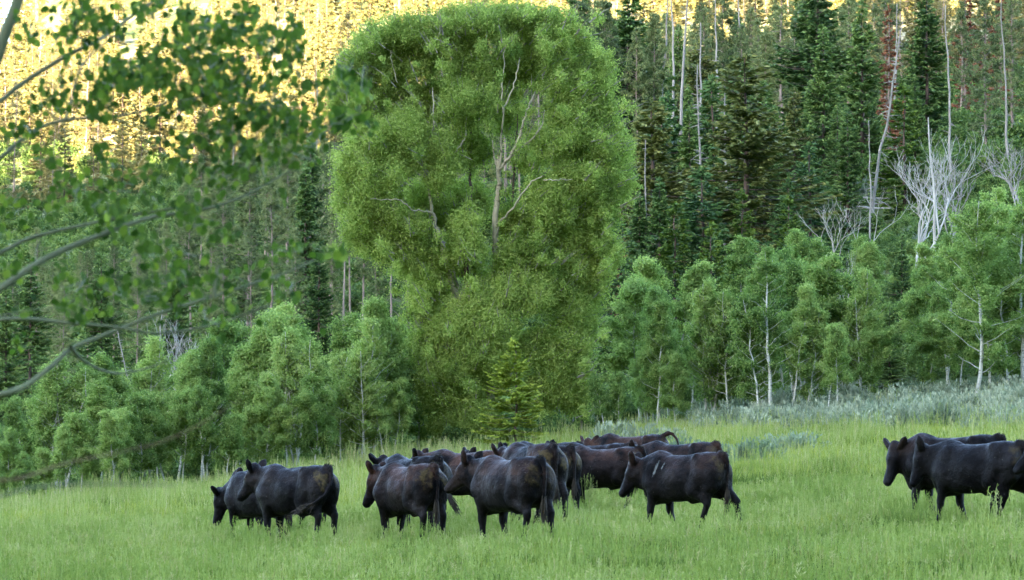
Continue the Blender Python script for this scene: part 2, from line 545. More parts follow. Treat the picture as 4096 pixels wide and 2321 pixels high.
def make_pine(seed, H=18.0, W=1.9, crown=.36, mat='pine_needle', n=100, leaves=16000, stubs=26, bark='pine_bark'):
    rng = np.random.default_rng(seed)
    tb = Tubes()
    path = wobble_path(np.array([0, 0, -.4]), np.array([rng.normal() * .3, rng.normal() * .3, H * .98]), 14, .18, rng)
    tb.add(path, np.linspace(H * .0078, .02, 14), 7)
    def on(f):
        i = f * 13; j = int(min(i, 12))
        return path[j] + (path[j + 1] - path[j]) * (i - j)
    for k in range(stubs):
        f = rng.uniform(.06, crown + .1); az = rng.random() * 6.28; L = rng.uniform(.25, 1.1)
        a = on(f); e = a + np.array([math.cos(az), math.sin(az), rng.uniform(-.35, .25)]) * L
        tb.add(np.stack([a, (a + e) / 2 + np.array([0, 0, .06]), e]), [.022, .014, .006], 3)
    S, E, T = [], [], []
    for k in range(n):
        f = crown + (1 - crown) * ((k + rng.random()) / n) ** .9
        f = min(f, .985)
        az = k * 2.4 + rng.normal() * .5
        r = W * (math.sin(min(1, (1 - f) / .45) * 1.57) ** .9) * (.6 + .4 * min(1, (f - crown) / .12)) * rng.uniform(.45, 1.1) + .12
        el = rng.uniform(-.25, .35) + .5 * f
        a = on(f); e = a + np.array([math.cos(az) * math.cos(el), math.sin(az) * math.cos(el), math.sin(el)]) * r
        S.append(a); E.append(e); T.append(rng.uniform(.3, .65))
        tb.add(np.stack([a, (a + e) / 2 - np.array([0, 0, .05]), e]), [.028, .018, .006], 3)
    S, E, T = np.array(S), np.array(E), np.array(T)
    L = np.linalg.norm(E - S, axis=1)
    cl, rd, tt = [], [], []
    for a, e, l, t in zip(S, E, L, T):
        for j in range(max(2, int(l / .4))):
            cl.append(a + (e - a) * rng.uniform(.4, 1.08) + rng.normal(size=3) * .1)
            rd.append(rng.uniform(.16, .34)); tt.append(t)
    cl, rd, tt = np.array(cl), np.array(rd), np.array(tt)
    per = np.maximum(6, leaves / len(cl) * (rd / rd.mean()) ** 2)
    v, q, t = clump_leaves(cl, rd, per, rng, size=(.24, .05), tintc=tt, up=.3, flat=.7)
    return [('trunk', tb.mesh('pine_trunk', M[bark])), ('crown', mesh_np('pine_crown', v, quads=q, attrs={'tint': t}, mats=(M[mat],)))]

def make_snag(seed, H=12.0, stubs=40, lmax=1.1, mat='dead_wood', r=.0085):
    rng = np.random.default_rng(seed)
    tb = Tubes()
    path = wobble_path(np.array([0, 0, -.4]), np.array([rng.normal() * .2, rng.normal() * .2, H]), 12, .22, rng)
    tb.add(path, np.linspace(H * r, .025, 12) , 7)
    for k in range(stubs):
        f = rng.uniform(.15, .97); i = f * 11; j = int(min(i, 10))
        a = path[j] + (path[j + 1] - path[j]) * (i - j)
        az = rng.random() * 6.28; L = rng.uniform(.2, 1) * lmax * (1.15 - f)
        e = a + np.array([math.cos(az), math.sin(az), rng.uniform(-.5, .4)]) * L
        mid = (a + e) / 2 + np.array([0, 0, rng.uniform(-.05, .12)]) * L
        tb.add(np.stack([a, mid, e]), [.03, .018, .006], 3)
    return [('trunk', tb.mesh('snag_trunk', M[mat]))]

def make_bare(seed, H=7.0, spread=.55, mat='dead_wood', depth=5, trunk=.30, r0=.075, lead=False):
    """dead broad-leaved tree: curved bare limbs forking upward"""
    rng = np.random.default_rng(seed)
    tb, lb = Tubes(), Tubes()
    def grow(p, d, L, r, k):
        n = 5
        pts = [p]
        dd = d.copy()
        for i in range(n):
            dd = unit(dd + rng.normal(size=3) * .13 + np.array([0, 0, .08]))
            pts.append(pts[-1] + dd * L / n)
        pts = np.array(pts)
        (tb if k == depth else lb).add(pts, np.linspace(r, r * .66, n + 1), 5 if k > 2 else 3)
        if k == 0: return
        m = 3 if (k == depth or rng.random() < .35) else 2
        for b in range(m):
            ax = unit(rng.normal(size=3))
            side = unit(np.cross(dd, ax))
            nd = unit(dd + side * rng.uniform(.4, 1.0) * spread * 1.5 + np.array([0, 0, .12]))
            grow(pts[-1 if b < 2 else -2], nd, L * rng.uniform(.62, .92), r * (.62 if b else .7), k - 1)
    grow(np.array([0, 0, -.3]), np.array([0.02, 0, 1.0]), H * trunk, r0, depth)
    if lead:
        lb.add(wobble_path(np.array([0.05, .1, H * .2]), np.array([.25, .1, H * 1.12]), 9, .2, rng), np.linspace(r0 * .8, .02, 9), 5)
    return [('trunk', tb.mesh('bare_trunk', M[mat])), ('limbs', lb.mesh('bare_limbs', M[mat]))]

def make_shrub(seed, H=1.2, W=.9, leaves=1500, mat='aspen_leaf', size=(.10, .07), stems=9, bark='twig', up=.6):
    rng = np.random.default_rng(seed)
    tb = Tubes()
    C, Rr, T = [], [], []
    for s in range(stems):
        az = rng.random() * 6.28; sp = rng.uniform(.1, 1) * W
        e = np.array([math.cos(az) * sp, math.sin(az) * sp, H * rng.uniform(.55, 1) * (1 - .35 * (sp / W) ** 2)])
        a = np.array([math.cos(az) * .1, math.sin(az) * .1, -.1])
        tb.add(wobble_path(a, e, 5, .08, rng), np.linspace(.022, .006, 5), 3)
        for j in range(5):
            t = rng.uniform(.35, 1.05)
            C.append(a + (e - a) * t + rng.normal(size=3) * .13 * W); Rr.append(rng.uniform(.12, .26) * (W / .9)); T.append(rng.uniform(.35, .65))
    C, Rr, T = map(np.array, (C, Rr, T))
    v, q, t = clump_leaves(C, Rr, leaves / len(C), rng, size=size, tintc=T, up=up)
    return [('stems', tb.mesh('shrub_stems', M[bark])), ('foliage', mesh_np('shrub_foliage', v, quads=q, attrs={'tint': t}, mats=(M[mat],)))]

class Proto:
    def __init__(self, parts, H):
        self.parts, self.H, self.used = parts, H, 0

def plant(proto, name, loc, height, rz, label, cat, group=None, lean=(0, 0), wide=1.0, mats=None):
    s = height / proto.H
    o = empty(name, loc)
    o.rotation_euler = (lean[0], lean[1], rz)
    o.scale = (s * wide, s * wide, s)
    tag(o, label, cat, group)
    for nm, me in proto.parts:
        c = obj(nm, me, o)
        if mats and nm in mats:
            c.material_slots[0].link = 'OBJECT'
            c.material_slots[0].material = M[mats[nm]]
    return o

PR = {}
for i in range(4):
    PR['aspen%d' % i] = Proto(make_aspen(10 + i, stems=1 + (i % 2), leaves=36000, low=[.14, .34, .22, .38][i]), 7.0)
for i in range(3):
    PR['clump%d' % i] = Proto(make_aspen(20 + i, stems=4, leaves=54000, Wd=1.95, low=.16 + .12 * i), 7.0)
for i in range(3):
    PR['edge%d' % i] = Proto(make_aspen(26 + i, stems=2 + i, leaves=48000, Wd=1.8, low=.24, back=.85), 7.0)
PR['tallaspen0'] = Proto(make_aspen(31, H=10, Wd=2.3, stems=1, back=.9, low=.18, leaves=36000, size=(.09, .07)), 10.0)
PR['tallaspen1'] = Proto(make_aspen(32, H=10, Wd=2.0, stems=2, back=.9, low=.22, leaves=36000, size=(.09, .07)), 10.0)
PR['spruce0'] = Proto(make_spruce(40), 15.0)
PR['spruce1'] = Proto(make_spruce(41, W=3.5, ragged=.4, gaps=.2), 15.0)
PR['spruce2'] = Proto(make_spruce(42, W=2.3), 15.0)
PR['olive0'] = Proto(make_spruce(43, W=3.9, ragged=.5, gaps=.22, mat='olive_needle', power=.7), 15.0)
PR['olive1'] = Proto(make_spruce(44, W=3.0, ragged=.5, gaps=.3, mat='olive_needle', power=.7), 15.0)
PR['blue0'] = Proto(make_spruce(45, H=7, W=2.1, mat='blue_needle', whorl=.28, nb=9, per=40, length=.34, width=.10), 7.0)
PR['young0'] = Proto(make_spruce(46, H=7, W=1.6, mat='young_needle', whorl=.32, nb=8, per=34, length=.34, width=.09, gaps=.15), 7.0)
PR['pine0'] = Proto(make_pine(50), 18.0)
PR['pine1'] = Proto(make_pine(51, crown=.45, W=1.6), 18.0)
PR['pine2'] = Proto(make_pine(52, crown=.18, W=2.1, n=130, leaves=19000), 18.0)
PR['pine3'] = Proto(make_pine(53, crown=.66, W=1.2, n=55, leaves=7000, stubs=40), 18.0)
PR['rust0'] = Proto(make_spruce(47, W=2.0, mat='rust_needle', gaps=.35, per=18, ragged=.5, bark='pine_bark'), 15.0)
PR['snag0'] = Proto(make_snag(60), 12.0)
PR['snag1'] = Proto(make_snag(61, stubs=14, lmax=.7), 12.0)
PR['snag2'] = Proto(make_snag(62, stubs=70, lmax=1.5), 12.0)
PR['bare0'] = Proto(make_bare(70, H=7, lead=True, depth=6, r0=.085, spread=.5, mat='white_dead'), 7.0)
PR['bare1'] = Proto(make_bare(71, H=5, trunk=.36, r0=.06, spread=.5, mat='white_dead'), 5.0)
PR['bare2'] = Proto(make_bare(72, H=5, depth=5, trunk=.3, r0=.06, spread=.7), 5.0)
PR['shrub0'] = Proto(make_shrub(80), 1.2)
PR['shrub1'] = Proto(make_shrub(81, mat='willow_leaf', H=1.6, W=.8), 1.6)
for k, p in PR.items():      # true height of each prototype
    p.H = max(max(v.co.z for v in me.vertices) for _, me in p.parts)

RND = random.Random(5)
def put(proto, name, u, v_top, d, label, cat, group=None, wide=1.0, lean=(0, 0), mats=None, minh=.5):
    """a tree rooted on the ground in the direction u at depth d, as tall as its top in the picture says"""
    x = X(u, d)
    g = gz(x, d)
    h = max(minh, P(u, v_top, d).z - g)
    return plant(PR[proto], name, (x, d, g), h, 0.0 if lean != (0, 0) and lean != (0, 0.0) else RND.uniform(-.5, .5) if proto.startswith(('edge', 'tall')) else RND.uniform(0, 6.28), label, cat, group, lean, wide, mats)


# ------------------------------------------------------------------ the big cottonwood
def build_cottonwood():
    d0 = 160.0
    ux = 1905; x0 = X(ux, d0); z0 = gz(x0, d0)
    rng = np.random.default_rng(901)
    root = empty('cottonwood_tree', (x0, d0, z0))
    tag(root, 'huge green cottonwood with pale forking trunks and a domed crown in the centre', 'tree')
    def L(u, v, dy=0.0):
        p = P(u, v, d0 + dy)
        return np.array([p.x - x0, p.y - d0, p.z - z0])
    def limb(tb, pts, r0, r1, amp=.06, sides=7):
        pts = np.array([L(*p) for p in pts]); pts[:, 1] += .15
        # resample smoothly
        m = len(pts); t = np.linspace(0, m - 1, m * 4)
        k = np.arange(m)
        q = np.stack([np.interp(t, k, pts[:, i]) for i in range(3)], 1)
        for _ in range(2):
            q[1:-1] = (q[:-2] + q[1:-1] * 2 + q[2:]) / 4
        q[1:-1] += rng.normal(size=(len(q) - 2, 3)) * amp * .4
        tb.add(q, np.linspace(r0, r1, len(q)) * .46, sides)
        return q
    PX = 104.0
    wood = []
    T = [  # trunks and limbs traced from the photograph: (material, [(u, v, depth offset)], r0, r1)
        ('cotton_bark', [(1950, 1790, 0), (1962, 1560, .1), (1975, 1350, .1), (1985, 1150, .0), (1985, 1000, -.3), (1975, 900, -.5), (1992, 790, -.6), (2000, 700, -.7), (1990, 640, -.8)], .40, .17),
        ('cotton_bark', [(1990, 680, -.8), (2010, 660, -.9), (2060, 600, -1.2), (2090, 500, -1.5), (2120, 420, -1.6), (2140, 365, -1.6)], .15, .06),
        ('cotton_bark', [(2060, 605, -1.2), (2110, 570, -1.6), (2165, 520, -1.8), (2180, 440, -1.8)], .09, .03),
        ('cotton_bark', [(1995, 690, -.8), (2005, 600, -1.0), (2012, 450, -1.2), (2030, 400, -1.2), (2060, 330, -1.2), (2080, 230, -1.0)], .10, .04),
        ('cotton_bark', [(1985, 660, -.8), (1975, 610, -.9), (1968, 560, -.9)], .08, .04),
        ('cotton_bark', [(2012, 450, -1.2), (2005, 360, -1.0), (2018, 260, -.8), (2015, 180, -.6)], .06, .03),
        ('cotton_bark', [(1985, 900, -.5), (2030, 860, -1.5), (2080, 790, -2.2), (2120, 730, -2.6), (2175, 700, -2.7)], .11, .04),
        ('cotton_bark', [(2175, 720, -2.6), (2230, 720, -2.8), (2290, 717, -2.8)], .05, .02),
        ('red_bark', [(1925, 1790, .3), (1905, 1500, .3), (1885, 1280, .3), (1870, 1150, .3), (1862, 1050, .3)], .38, .22),
        ('dark_bark', [(1862, 1050, .3), (1880, 950, .2), (1885, 800, .4), (1880, 650, .6), (1885, 480, .6)], .20, .08),
        ('cotton_bark', [(1905, 1790, -.2), (1870, 1500, -.3), (1835, 1270, -.4), (1800, 1120, -.5), (1770, 980, -.8), (1740, 880, -1.0), (1725, 820, -1.1)], .36, .14),
        ('cotton_bark', [(1835, 1200, -.4), (1820, 1120, 0), (1815, 1050, .3), (1775, 900, .5)], .16, .07),
        ('cotton_bark', [(1725, 820, -1.1), (1700, 700, -1.3), (1690, 620, -1.4), (1740, 500, -1.3), (1730, 350, -1.0)], .12, .05),
        ('cotton_bark', [(1725, 850, -1.2), (1650, 840, -2.0), (1600, 800, -2.3), (1550, 795, -2.4), (1480, 795, -2.5)], .08, .02),
        ('cotton_bark', [(1780, 640, -1.0), (1830, 600, -1.5), (1860, 550, -1.6)], .07, .03),
        ('cotton_bark', [(1620, 740, -1.8), (1590, 710, -2.2), (1550, 680, -2.3)], .06, .02),
        ('cotton_bark', [(1590, 330, -.5), (1575, 280, -.6), (1560, 200, -.6)], .05, .02),
        ('dark_bark', [(2010, 1000, .5), (2040, 850, .8), (2060, 650, .9), (2070, 430, .9)], .15, .05),
        ('cotton_bark', [(2330, 1790, 0), (2325, 1700, 0), (2300, 1500, .2), (2270, 1250, .2), (2230, 1050, .3)], .12, .05),
    ]
    by = {}
    tips = []
    for mat, pts, r0, r1 in T:
        tb = Tubes()
        q = limb(tb, pts, r0, r1)
        tips.append(q)
        big = r0 > .3
        me = tb.mesh('cottonwood_limb', M[mat])
        obj('trunk' if big else 'limb', me, root)
    # crown lobes: u, v, half width, half height in px, depth offset (m), leaf share
    lobes = [
        (1480, 230, 130, 110, .5), (1400, 330, 90, 110, 0), (1560, 160, 120, 85, .5), (1700, 150, 120, 90, 0), (1640, 270, 150, 110, 1.0), (1430, 440, 100, 90, .3),
        (1820, 110, 130, 80, .5), (1950, 100, 130, 75, 0), (2080, 90, 120, 70, .5), (2180, 130, 110, 80, .3), (2280, 150, 90, 80, .4),
        (1900, 260, 150, 120, .6), (2080, 240, 130, 120, 1.4), (2250, 270, 120, 120, .3), (2340, 270, 80, 90, .6), (2400, 330, 60, 80, .2),
        (1540, 420, 130, 100, 1.0), (1720, 420, 120, 100, 1.3), (1880, 430, 130, 100, -.8), (2020, 450, 90, 110, 1.6), (2280, 420, 130, 120, -.3), (2400, 480, 80, 110, 0),
        (1480, 560, 120, 95, -1.2), (1600, 540, 120, 90, -1.4), (1700, 600, 110, 90, -1.0), (1860, 600, 110, 80, 1.2), (2250, 560, 130, 110, -1.0), (2400, 600, 110, 120, -.4), (2470, 640, 70, 110, .2),
        (1420, 660, 90, 80, -1.2), (1540, 680, 130, 90, -1.8), (2120, 620, 70, 70, 1.6), (2330, 720, 130, 100, -.8), (2450, 730, 85, 90, .1), (2200, 800, 110, 90, -1.0),
        (1420, 790, 90, 80, -.8), (1500, 860, 130, 90, -1.2), (1600, 900, 110, 80, -1.0), (1450, 930, 80, 60, -.5), (1700, 820, 90, 100, 1.0), (1850, 820, 100, 120, 2.0), (1870, 960, 70, 110, -1.4),
        (2100, 900, 110, 100, .8), (2250, 900, 130, 110, -.4), (2370, 850, 100, 100, -.2), (2380, 960, 60, 70, .3), (1800, 950, 60, 110, 1.4),
        (2080, 1050, 110, 100, -.8), (2200, 1080, 120, 110, -.6), (2300, 1050, 90, 100, 0), (2370, 1120, 60, 90, .2), (2120, 1200, 130, 90, -1.2), (2270, 1240, 110, 110, -.4), (2340, 1320, 60, 110, 0),
        (1780, 1330, 80, 90, -.8), (1860, 1330, 110, 90, -1.2), (1970, 1300, 90, 100, -1.6), (1740, 1450, 75, 80, -.6), (1820, 1450, 100, 90, .9), (1760, 1560, 90, 80, -.8), (1850, 1600, 90, 90, -1.0), (1800, 1690, 80, 60, -.8),
        (2000, 1450, 80, 90, 1.2), (2150, 1400, 110, 100, -.6), (2250, 1430, 100, 110, -.8), (2330, 1480, 50, 100, 0), (2180, 1560, 90, 90, -.4), (2270, 1590, 80, 70, -.4), (1940, 1560, 60, 80, 1.0),
        (1760, 980, 70, 90, .9), (1700, 1200, 55, 80, -.4), (1690, 1350, 50, 90, -.5), (1570, 1000, 80, 50, -.7), (1640, 1070, 55, 55, -.5), (2430, 1010, 40, 60, 0), (1725, 1090, 60, 110, -.3), (1640, 1000, 70, 60, -.6), (1880, 1060, 60, 80, 1.0), (1900, 1250, 120, 60, -1.0), (1830, 1480, 90, 80, -1.2), (1930, 1420, 90, 90, -1.5), (1890, 1680, 80, 70, -1.2), (1740, 1150, 40, 60, .6), (1760, 700, 60, 80, -1.3), (2030, 1140, 50, 60, -1.2), (1920, 1180, 40, 60, -1.0), (1720, 1240, 40, 60, -.2),
    ]
    C, Rd, Tt = [], [], []
    for (u, v, hw, hh, dy) in lobes:
        a, b = hw / PX - .12, hh / PX - .10
        n = int(12 + a * b * 18)
        dd = unit(rng.normal(size=(n, 3))) * (rng.uniform(.25, 1.0, (n, 1)) ** .5)
        dd[:, 2] = dd[:, 2] * .95 + .05
        c = L(u, v, dy) + dd * np.array([a, max(a, b) * .85, b])
        C.append(c); Rd.append(rng.uniform(.22, .66, n)); Tt.append(np.clip(rng.normal(.5 + (.08 if v > 450 else -.06) + rng.normal() * .07, .09, n), 0, 1))
    C, Rd, Tt = np.concatenate(C), np.concatenate(Rd), np.concatenate(Tt)
    # loose sprays between the main masses keep the crown airy and its outline ragged
    m = 900
    lb = np.array([(u, v, hw, hh, dy) for (u, v, hw, hh, dy) in lobes], float)
    pk = rng.integers(0, len(lb), m)
    uu = lb[pk, 0] + rng.normal(size=m) * lb[pk, 2] * .75; vv = lb[pk, 1] + rng.normal(size=m) * lb[pk, 3] * .75
    ok = (uu > 1345) & (uu < 2545) & (vv > 40)
    ex = np.array([L(a, b, c) for a, b, c in zip(uu[ok], vv[ok], rng.normal(size=ok.sum()) * 1.3)])
    C = np.concatenate([C, ex]); Rd = np.concatenate([Rd, rng.uniform(.12, .34, len(ex))]); Tt = np.concatenate([Tt, rng.uniform(.35, .75, len(ex))])
    C[:, 2] = np.maximum(C[:, 2], .25)
    per = 380 * (Rd / Rd.mean()) ** 1.6
    v, q, t = clump_leaves(C, Rd, per, rng, size=(.088, .044), tintc=Tt, up=.35, flat=.9, jitter=.22)
    print('cottonwood leaves', len(q))
    obj('crown', mesh_np('cottonwood_crown', v, quads=q, attrs={'tint': t}, mats=(M['cotton_leaf'],)), root)
    # fine pale twigs showing through the leaves
    tb = Tubes()
    for k in range(2600):
        c = C[rng.integers(len(C))]
        dirn = unit(c - np.array([c[0] * .4, 0, c[2] - 2.2]) + rng.normal(size=3) * .8)
        e = c + dirn * rng.uniform(.25, .8)
        a = c - dirn * rng.uniform(.2, .6)
        tb.add(wobble_path(a, e, 4, .10, rng), [.026, .020, .013, .005], 3)
    obj('twigs', tb.mesh('cottonwood_twigs', M['twig']), root)
build_cottonwood()

# small spruce in front of the cottonwood
PR['front_spruce'] = Proto(make_spruce(950, H=4.6, W=1.7, mat='front_needle', whorl=.34, nb=14, per=75, length=.22, width=.075, gaps=.08, power=.9, low=.03, ragged=.18, droop=.12), 4.6)
p = PR['front_spruce']; p.H = max(v.co.z for v in p.parts[1][1].vertices)
put('front_spruce', 'spruce_tree', 2052, 1345, 148, 'small yellow green spruce with tiered branches standing before the big cottonwood', 'tree', wide=1.15)

# ------------------------------------------------------------------ the near aspen whose blurred branches hang in from the left
def build_near_aspen():
    rng = np.random.default_rng(33)
    D = 15.0
    tx, ty = -2.75, 14.6
    zb = gz(tx, ty)
    root = empty('near_aspen_tree', (tx, ty, zb))
    tag(root, 'blurred near aspen reaching in from the left with drooping leafy branches', 'tree')
    O = np.array([tx, ty, zb])
    def L(u, v, d):
        return np.array(P(u, v, d)) - O
    tb = Tubes()
    tp = np.array([[0, 0, -.3], [.02, 0, .8], [.0, 0, 1.6], [.06, .02, 2.4], [.05, .0, 3.2], [.15, 0, 4.4], [.2, .1, 6.0], [.25, .1, 7.6]])
    tb.add(tp, [.14, .12, .11, .10, .09, .075, .05, .02], 10)
    obj('trunk', tb.mesh('near_aspen_trunk', M['near_bark']), root)
    def trunk_at(z):
        return np.array([np.interp(z, tp[:, 2], tp[:, i]) for i in range(3)])
    pxm = F_PX / D
    BR = [ # (points u,v), r0 px, r1 px, depth start, depth end, drop from trunk (height offset)
        ([(-120, 420), (-20, 262), (20, 130), (60, 40), (90, -60), (130, -200)], 36, 26, 15, 15),
        ([(-30, 440), (60, 352), (180, 275), (280, 215), (400, 160), (480, 100), (560, 40), (650, -20)], 15, 9, 15, 15.5),
        ([(-30, 660), (50, 590), (120, 530), (200, 492), (300, 474), (450, 470), (600, 440), (700, 392), (800, 330)], 15, 3, 15, 15.8),
        ([(262, 480), (285, 400), (305, 310), (340, 240), (420, 170), (520, 100), (600, 20)], 7, 3, 15, 15.6),
        ([(-30, 1035), (80, 965), (200, 930), (330, 902), (420, 880), (560, 856), (700, 830), (850, 835), (960, 790)], 14, 4, 14.6, 15.2),
        ([(-40, 1195), (95, 1084), (240, 1004), (382, 948), (526, 893), (640, 860), (780, 850), (960, 797), (1060, 740), (1200, 660)], 22, 5, 14.2, 15.0),
        ([(-30, 1590), (95, 1554), (207, 1466), (287, 1387), (382, 1355), (558, 1283), (717, 1227), (877, 1180), (1036, 1124), (1140, 1095), (1260, 1040)], 19, 4, 14, 14.8),
        ([(-20, 1275), (127, 1275), (271, 1294), (478, 1307), (620, 1340), (760, 1320), (900, 1290), (1100, 1210)], 13, 3, 14, 14.5),
        ([(282, 1387), (319, 1435), (398, 1482), (478, 1498), (590, 1475), (700, 1430)], 11, 3, 14, 14.3),
        ([(-30, 1930), (95, 1913), (240, 1857), (398, 1825), (637, 1777), (800, 1700), (960, 1600)], 8, 2, 8.5, 9),
        ([(-30, 2005), (95, 1953), (240, 1937), (478, 1937), (700, 1942)], 9, 3, 8, 8.3),
        ([(856, 1190), (862, 1130), (872, 1060)], 10, 8, 14.5, 14.5),
        ([(-20, 1275), (127, 1235), (250, 1232)], 5, 3, 12, 12),
    ]
    allq = []
    for bi, (pts, r0, r1, d0, d1) in enumerate(BR):
        m = len(pts)
        w = np.array([L(u, v, d0 + (d1 - d0) * i / (m - 1)) for i, (u, v) in enumerate(pts)])
        if bi not in (3, 8, 11):
            # carry the branch back to the trunk, outside the picture
            zt = w[0][2] - (.25 if bi < 9 else -.05)
            a = trunk_at(max(.3, zt)); mid = (a + w[0]) / 2 + np.array([0, 0, .03])
            w = np.concatenate([[a, mid], w])
        m = len(w); t = np.linspace(0, m - 1, m * 4); k = np.arange(m)
        q = np.stack([np.interp(t, k, w[:, i]) for i in range(3)], 1)
        for _ in range(3): q[1:-1] = (q[:-2] + q[1:-1] * 2 + q[2:]) / 4
        tb = Tubes()
        rm = np.linspace(r0, r1, len(q)) * .78 / pxm * (d0 / 15.0)
        tb.add(q, rm, 8)
        allq.append(q)
        obj('branch', tb.mesh('near_branch', M['near_bark'] if bi not in (9,) else M['near_brown']), root)
    # leaves gathered round points seen in the picture: u, v, spread u, spread v, how many
    CL = [(330, 60, 110, 70, 60), (250, 130, 60, 50, 14), (420, 130, 90, 60, 34), (560, 40, 60, 50, 22), (640, 20, 50, 30, 10), (110, 150, 40, 60, 10), (60, 60, 30, 40, 4),
          (480, 260, 70, 40, 26), (180, 400, 70, 50, 24), (250, 390, 50, 50, 18), (100, 520, 60, 40, 14), (40, 540, 40, 30, 8), (300, 300, 40, 60, 8), (270, 230, 20, 20, 3),
          (380, 420, 70, 50, 34), (420, 350, 80, 50, 36), (500, 330, 90, 50, 40), (600, 270, 80, 60, 42), (700, 200, 90, 60, 46), (650, 330, 90, 60, 48), (760, 140, 70, 60, 34), (830, 90, 60, 40, 20),
          (860, 150, 60, 60, 28), (960, 60, 40, 35, 16), (1010, 40, 25, 25, 8), (930, 130, 70, 50, 24), (1000, 160, 70, 60, 26), (1080, 130, 70, 50, 22), (1180, 130, 45, 60, 22), (1200, 190, 30, 50, 12), (740, 50, 40, 30, 8),
          (820, 250, 80, 60, 42), (900, 300, 90, 60, 50), (800, 370, 90, 60, 48), (900, 380, 70, 50, 40), (980, 330, 60, 60, 26), (1080, 210, 60, 50, 18), (740, 420, 60, 40, 22), (620, 460, 60, 40, 12),
          (1100, 330, 80, 60, 20), (1160, 280, 60, 50, 12), (1240, 360, 60, 60, 16), (1330, 330, 40, 50, 12), (1400, 330, 40, 60, 20), (1460, 350, 30, 60, 12), (1400, 470, 60, 60, 20), (1340, 470, 60, 60, 22), (1480, 520, 30, 30, 6),
          (950, 480, 80, 60, 48), (1060, 450, 90, 60, 48), (1150, 480, 80, 60, 40), (1230, 520, 80, 60, 36), (850, 520, 80, 60, 40), (760, 560, 80, 60, 36), (640, 570, 60, 50, 18), (900, 600, 100, 60, 52), (1020, 580, 90, 60, 46),
          (1120, 600, 80, 60, 36), (1200, 620, 60, 50, 16), (740, 660, 90, 60, 40), (620, 680, 80, 50, 26), (850, 700, 100, 50, 44), (980, 690, 80, 50, 30), (1080, 680, 60, 40, 12), (1130, 790, 30, 30, 8), (420, 620, 60, 40, 18), (400, 660, 60, 40, 16),
          (150, 600, 60, 50, 12), (200, 640, 50, 40, 10), (230, 760, 70, 60, 18), (330, 700, 60, 50, 14), (200, 820, 60, 60, 16), (60, 820, 60, 60, 16), (20, 900, 50, 60, 14), (100, 900, 40, 40, 8), (330, 780, 70, 60, 26),
          (450, 740, 70, 60, 34), (400, 830, 70, 60, 30), (480, 860, 60, 50, 26), (560, 780, 70, 60, 26), (640, 800, 60, 50, 16), (50, 1070, 40, 40, 18), (110, 1040, 40, 50, 12), (20, 780, 60, 40, 10),
          (740, 860, 60, 40, 26), (800, 820, 60, 40, 20), (860, 940, 50, 40, 20), (900, 950, 50, 30, 14), (830, 900, 40, 30, 10), (580, 1000, 50, 40, 20), (640, 1000, 50, 40, 16), (500, 940, 50, 50, 20), (440, 900, 50, 50, 20), (570, 950, 40, 40, 12),
          (600, 1120, 90, 60, 40), (700, 1100, 90, 60, 40), (780, 1160, 80, 50, 30), (520, 1180, 80, 50, 24), (640, 1200, 80, 50, 30), (800, 1060, 80, 50, 24), (900, 1120, 60, 50, 16), (1000, 1080, 70, 50, 16), (1080, 1120, 60, 40, 12),
          (300, 1160, 60, 60, 20), (260, 1230, 60, 50, 20), (230, 1100, 40, 40, 8), (320, 1240, 50, 50, 16), (440, 1260, 40, 30, 7), (420, 1140, 60, 50, 14), (90, 1370, 60, 40, 12), (80, 1240, 50, 30, 5), (860, 1270, 60, 40, 14), (870, 1350, 30, 20, 5),
          (1150, 1000, 60, 40, 12), (1260, 1010, 60, 40, 14), (1340, 1030, 60, 30, 12), (1380, 1000, 30, 20, 6), (1120, 1180, 70, 40, 14), (1180, 1200, 50, 40, 10), (960, 1240, 60, 30, 9), (1040, 1290, 15, 12, 2), (970, 1320, 15, 15, 2), (310, 1330, 15, 15, 1), (720, 1280, 40, 30, 6),
          (1290, 1320, 12, 12, 1)]
    Lc, Dr, Nn, Ss = [], [], [], []
    tw = Tubes()
    for (u, v, su, sv, n) in CL:
        n = int(n * (1.45 if v < 560 else .75) + .5)
        dm = 9.0 if v > 1650 else 15.0 - (.5 if v > 700 else 0)
        hub = None
        for k in range(n):
            uu, vv = u + rng.normal() * su * .62, v + rng.normal() * sv * .62
            dd = dm + rng.normal() * .35
            c = L(uu, vv, dd)
            if k % 7 == 0:
                nh = L(uu, vv, dd)
                if hub is not None:
                    tw.add(wobble_path(hub, nh, 4, .02, rng), [.003, .0025, .002, .0015], 3)
                hub = nh
            Lc.append(c)
            dn = np.array([rng.normal() * .6, rng.normal() * .5, -1.0 + rng.normal() * .45])
            Dr.append(dn)
            Nn.append(np.array([rng.normal(), -1.0 + rng.normal() * .7, rng.normal() * .5 + .3]))
            Ss.append(rng.uniform(.018, .030))
    Lc, Dr, Nn, Ss = np.array(Lc), unit(np.array(Dr)), unit(np.array(Nn)), np.array(Ss)
    side = unit(np.cross(Dr, Nn)); nrm = np.cross(side, Dr)
    # rounded aspen leaf: 8-point outline around a centre, slightly cupped
    out = np.array([(-.5, 0), (-.42, .30), (-.15, .47), (.18, .42), (.42, .20), (.60, 0), (.42, -.20), (.18, -.42), (-.15, -.47), (-.42, -.30)])
    k = len(out); n = len(Lc)
    V = Lc[:, None, :] + (Dr[:, None, :] * out[None, :, 0:1] + side[:, None, :] * out[None, :, 1:2]) * Ss[:, None, None] * 1.15 + nrm[:, None, :] * (np.abs(out[None, :, 1:2]) * Ss[:, None, None] * .25)
    Cn = Lc[:, None, :]
    V = np.concatenate([Cn, V], 1).reshape(-1, 3)
    b = np.arange(n)[:, None, None] * (k + 1)
    i = np.arange(k)
    tri = np.stack([np.zeros(k, int), 1 + i, 1 + (i + 1) % k], 1)[None] + b
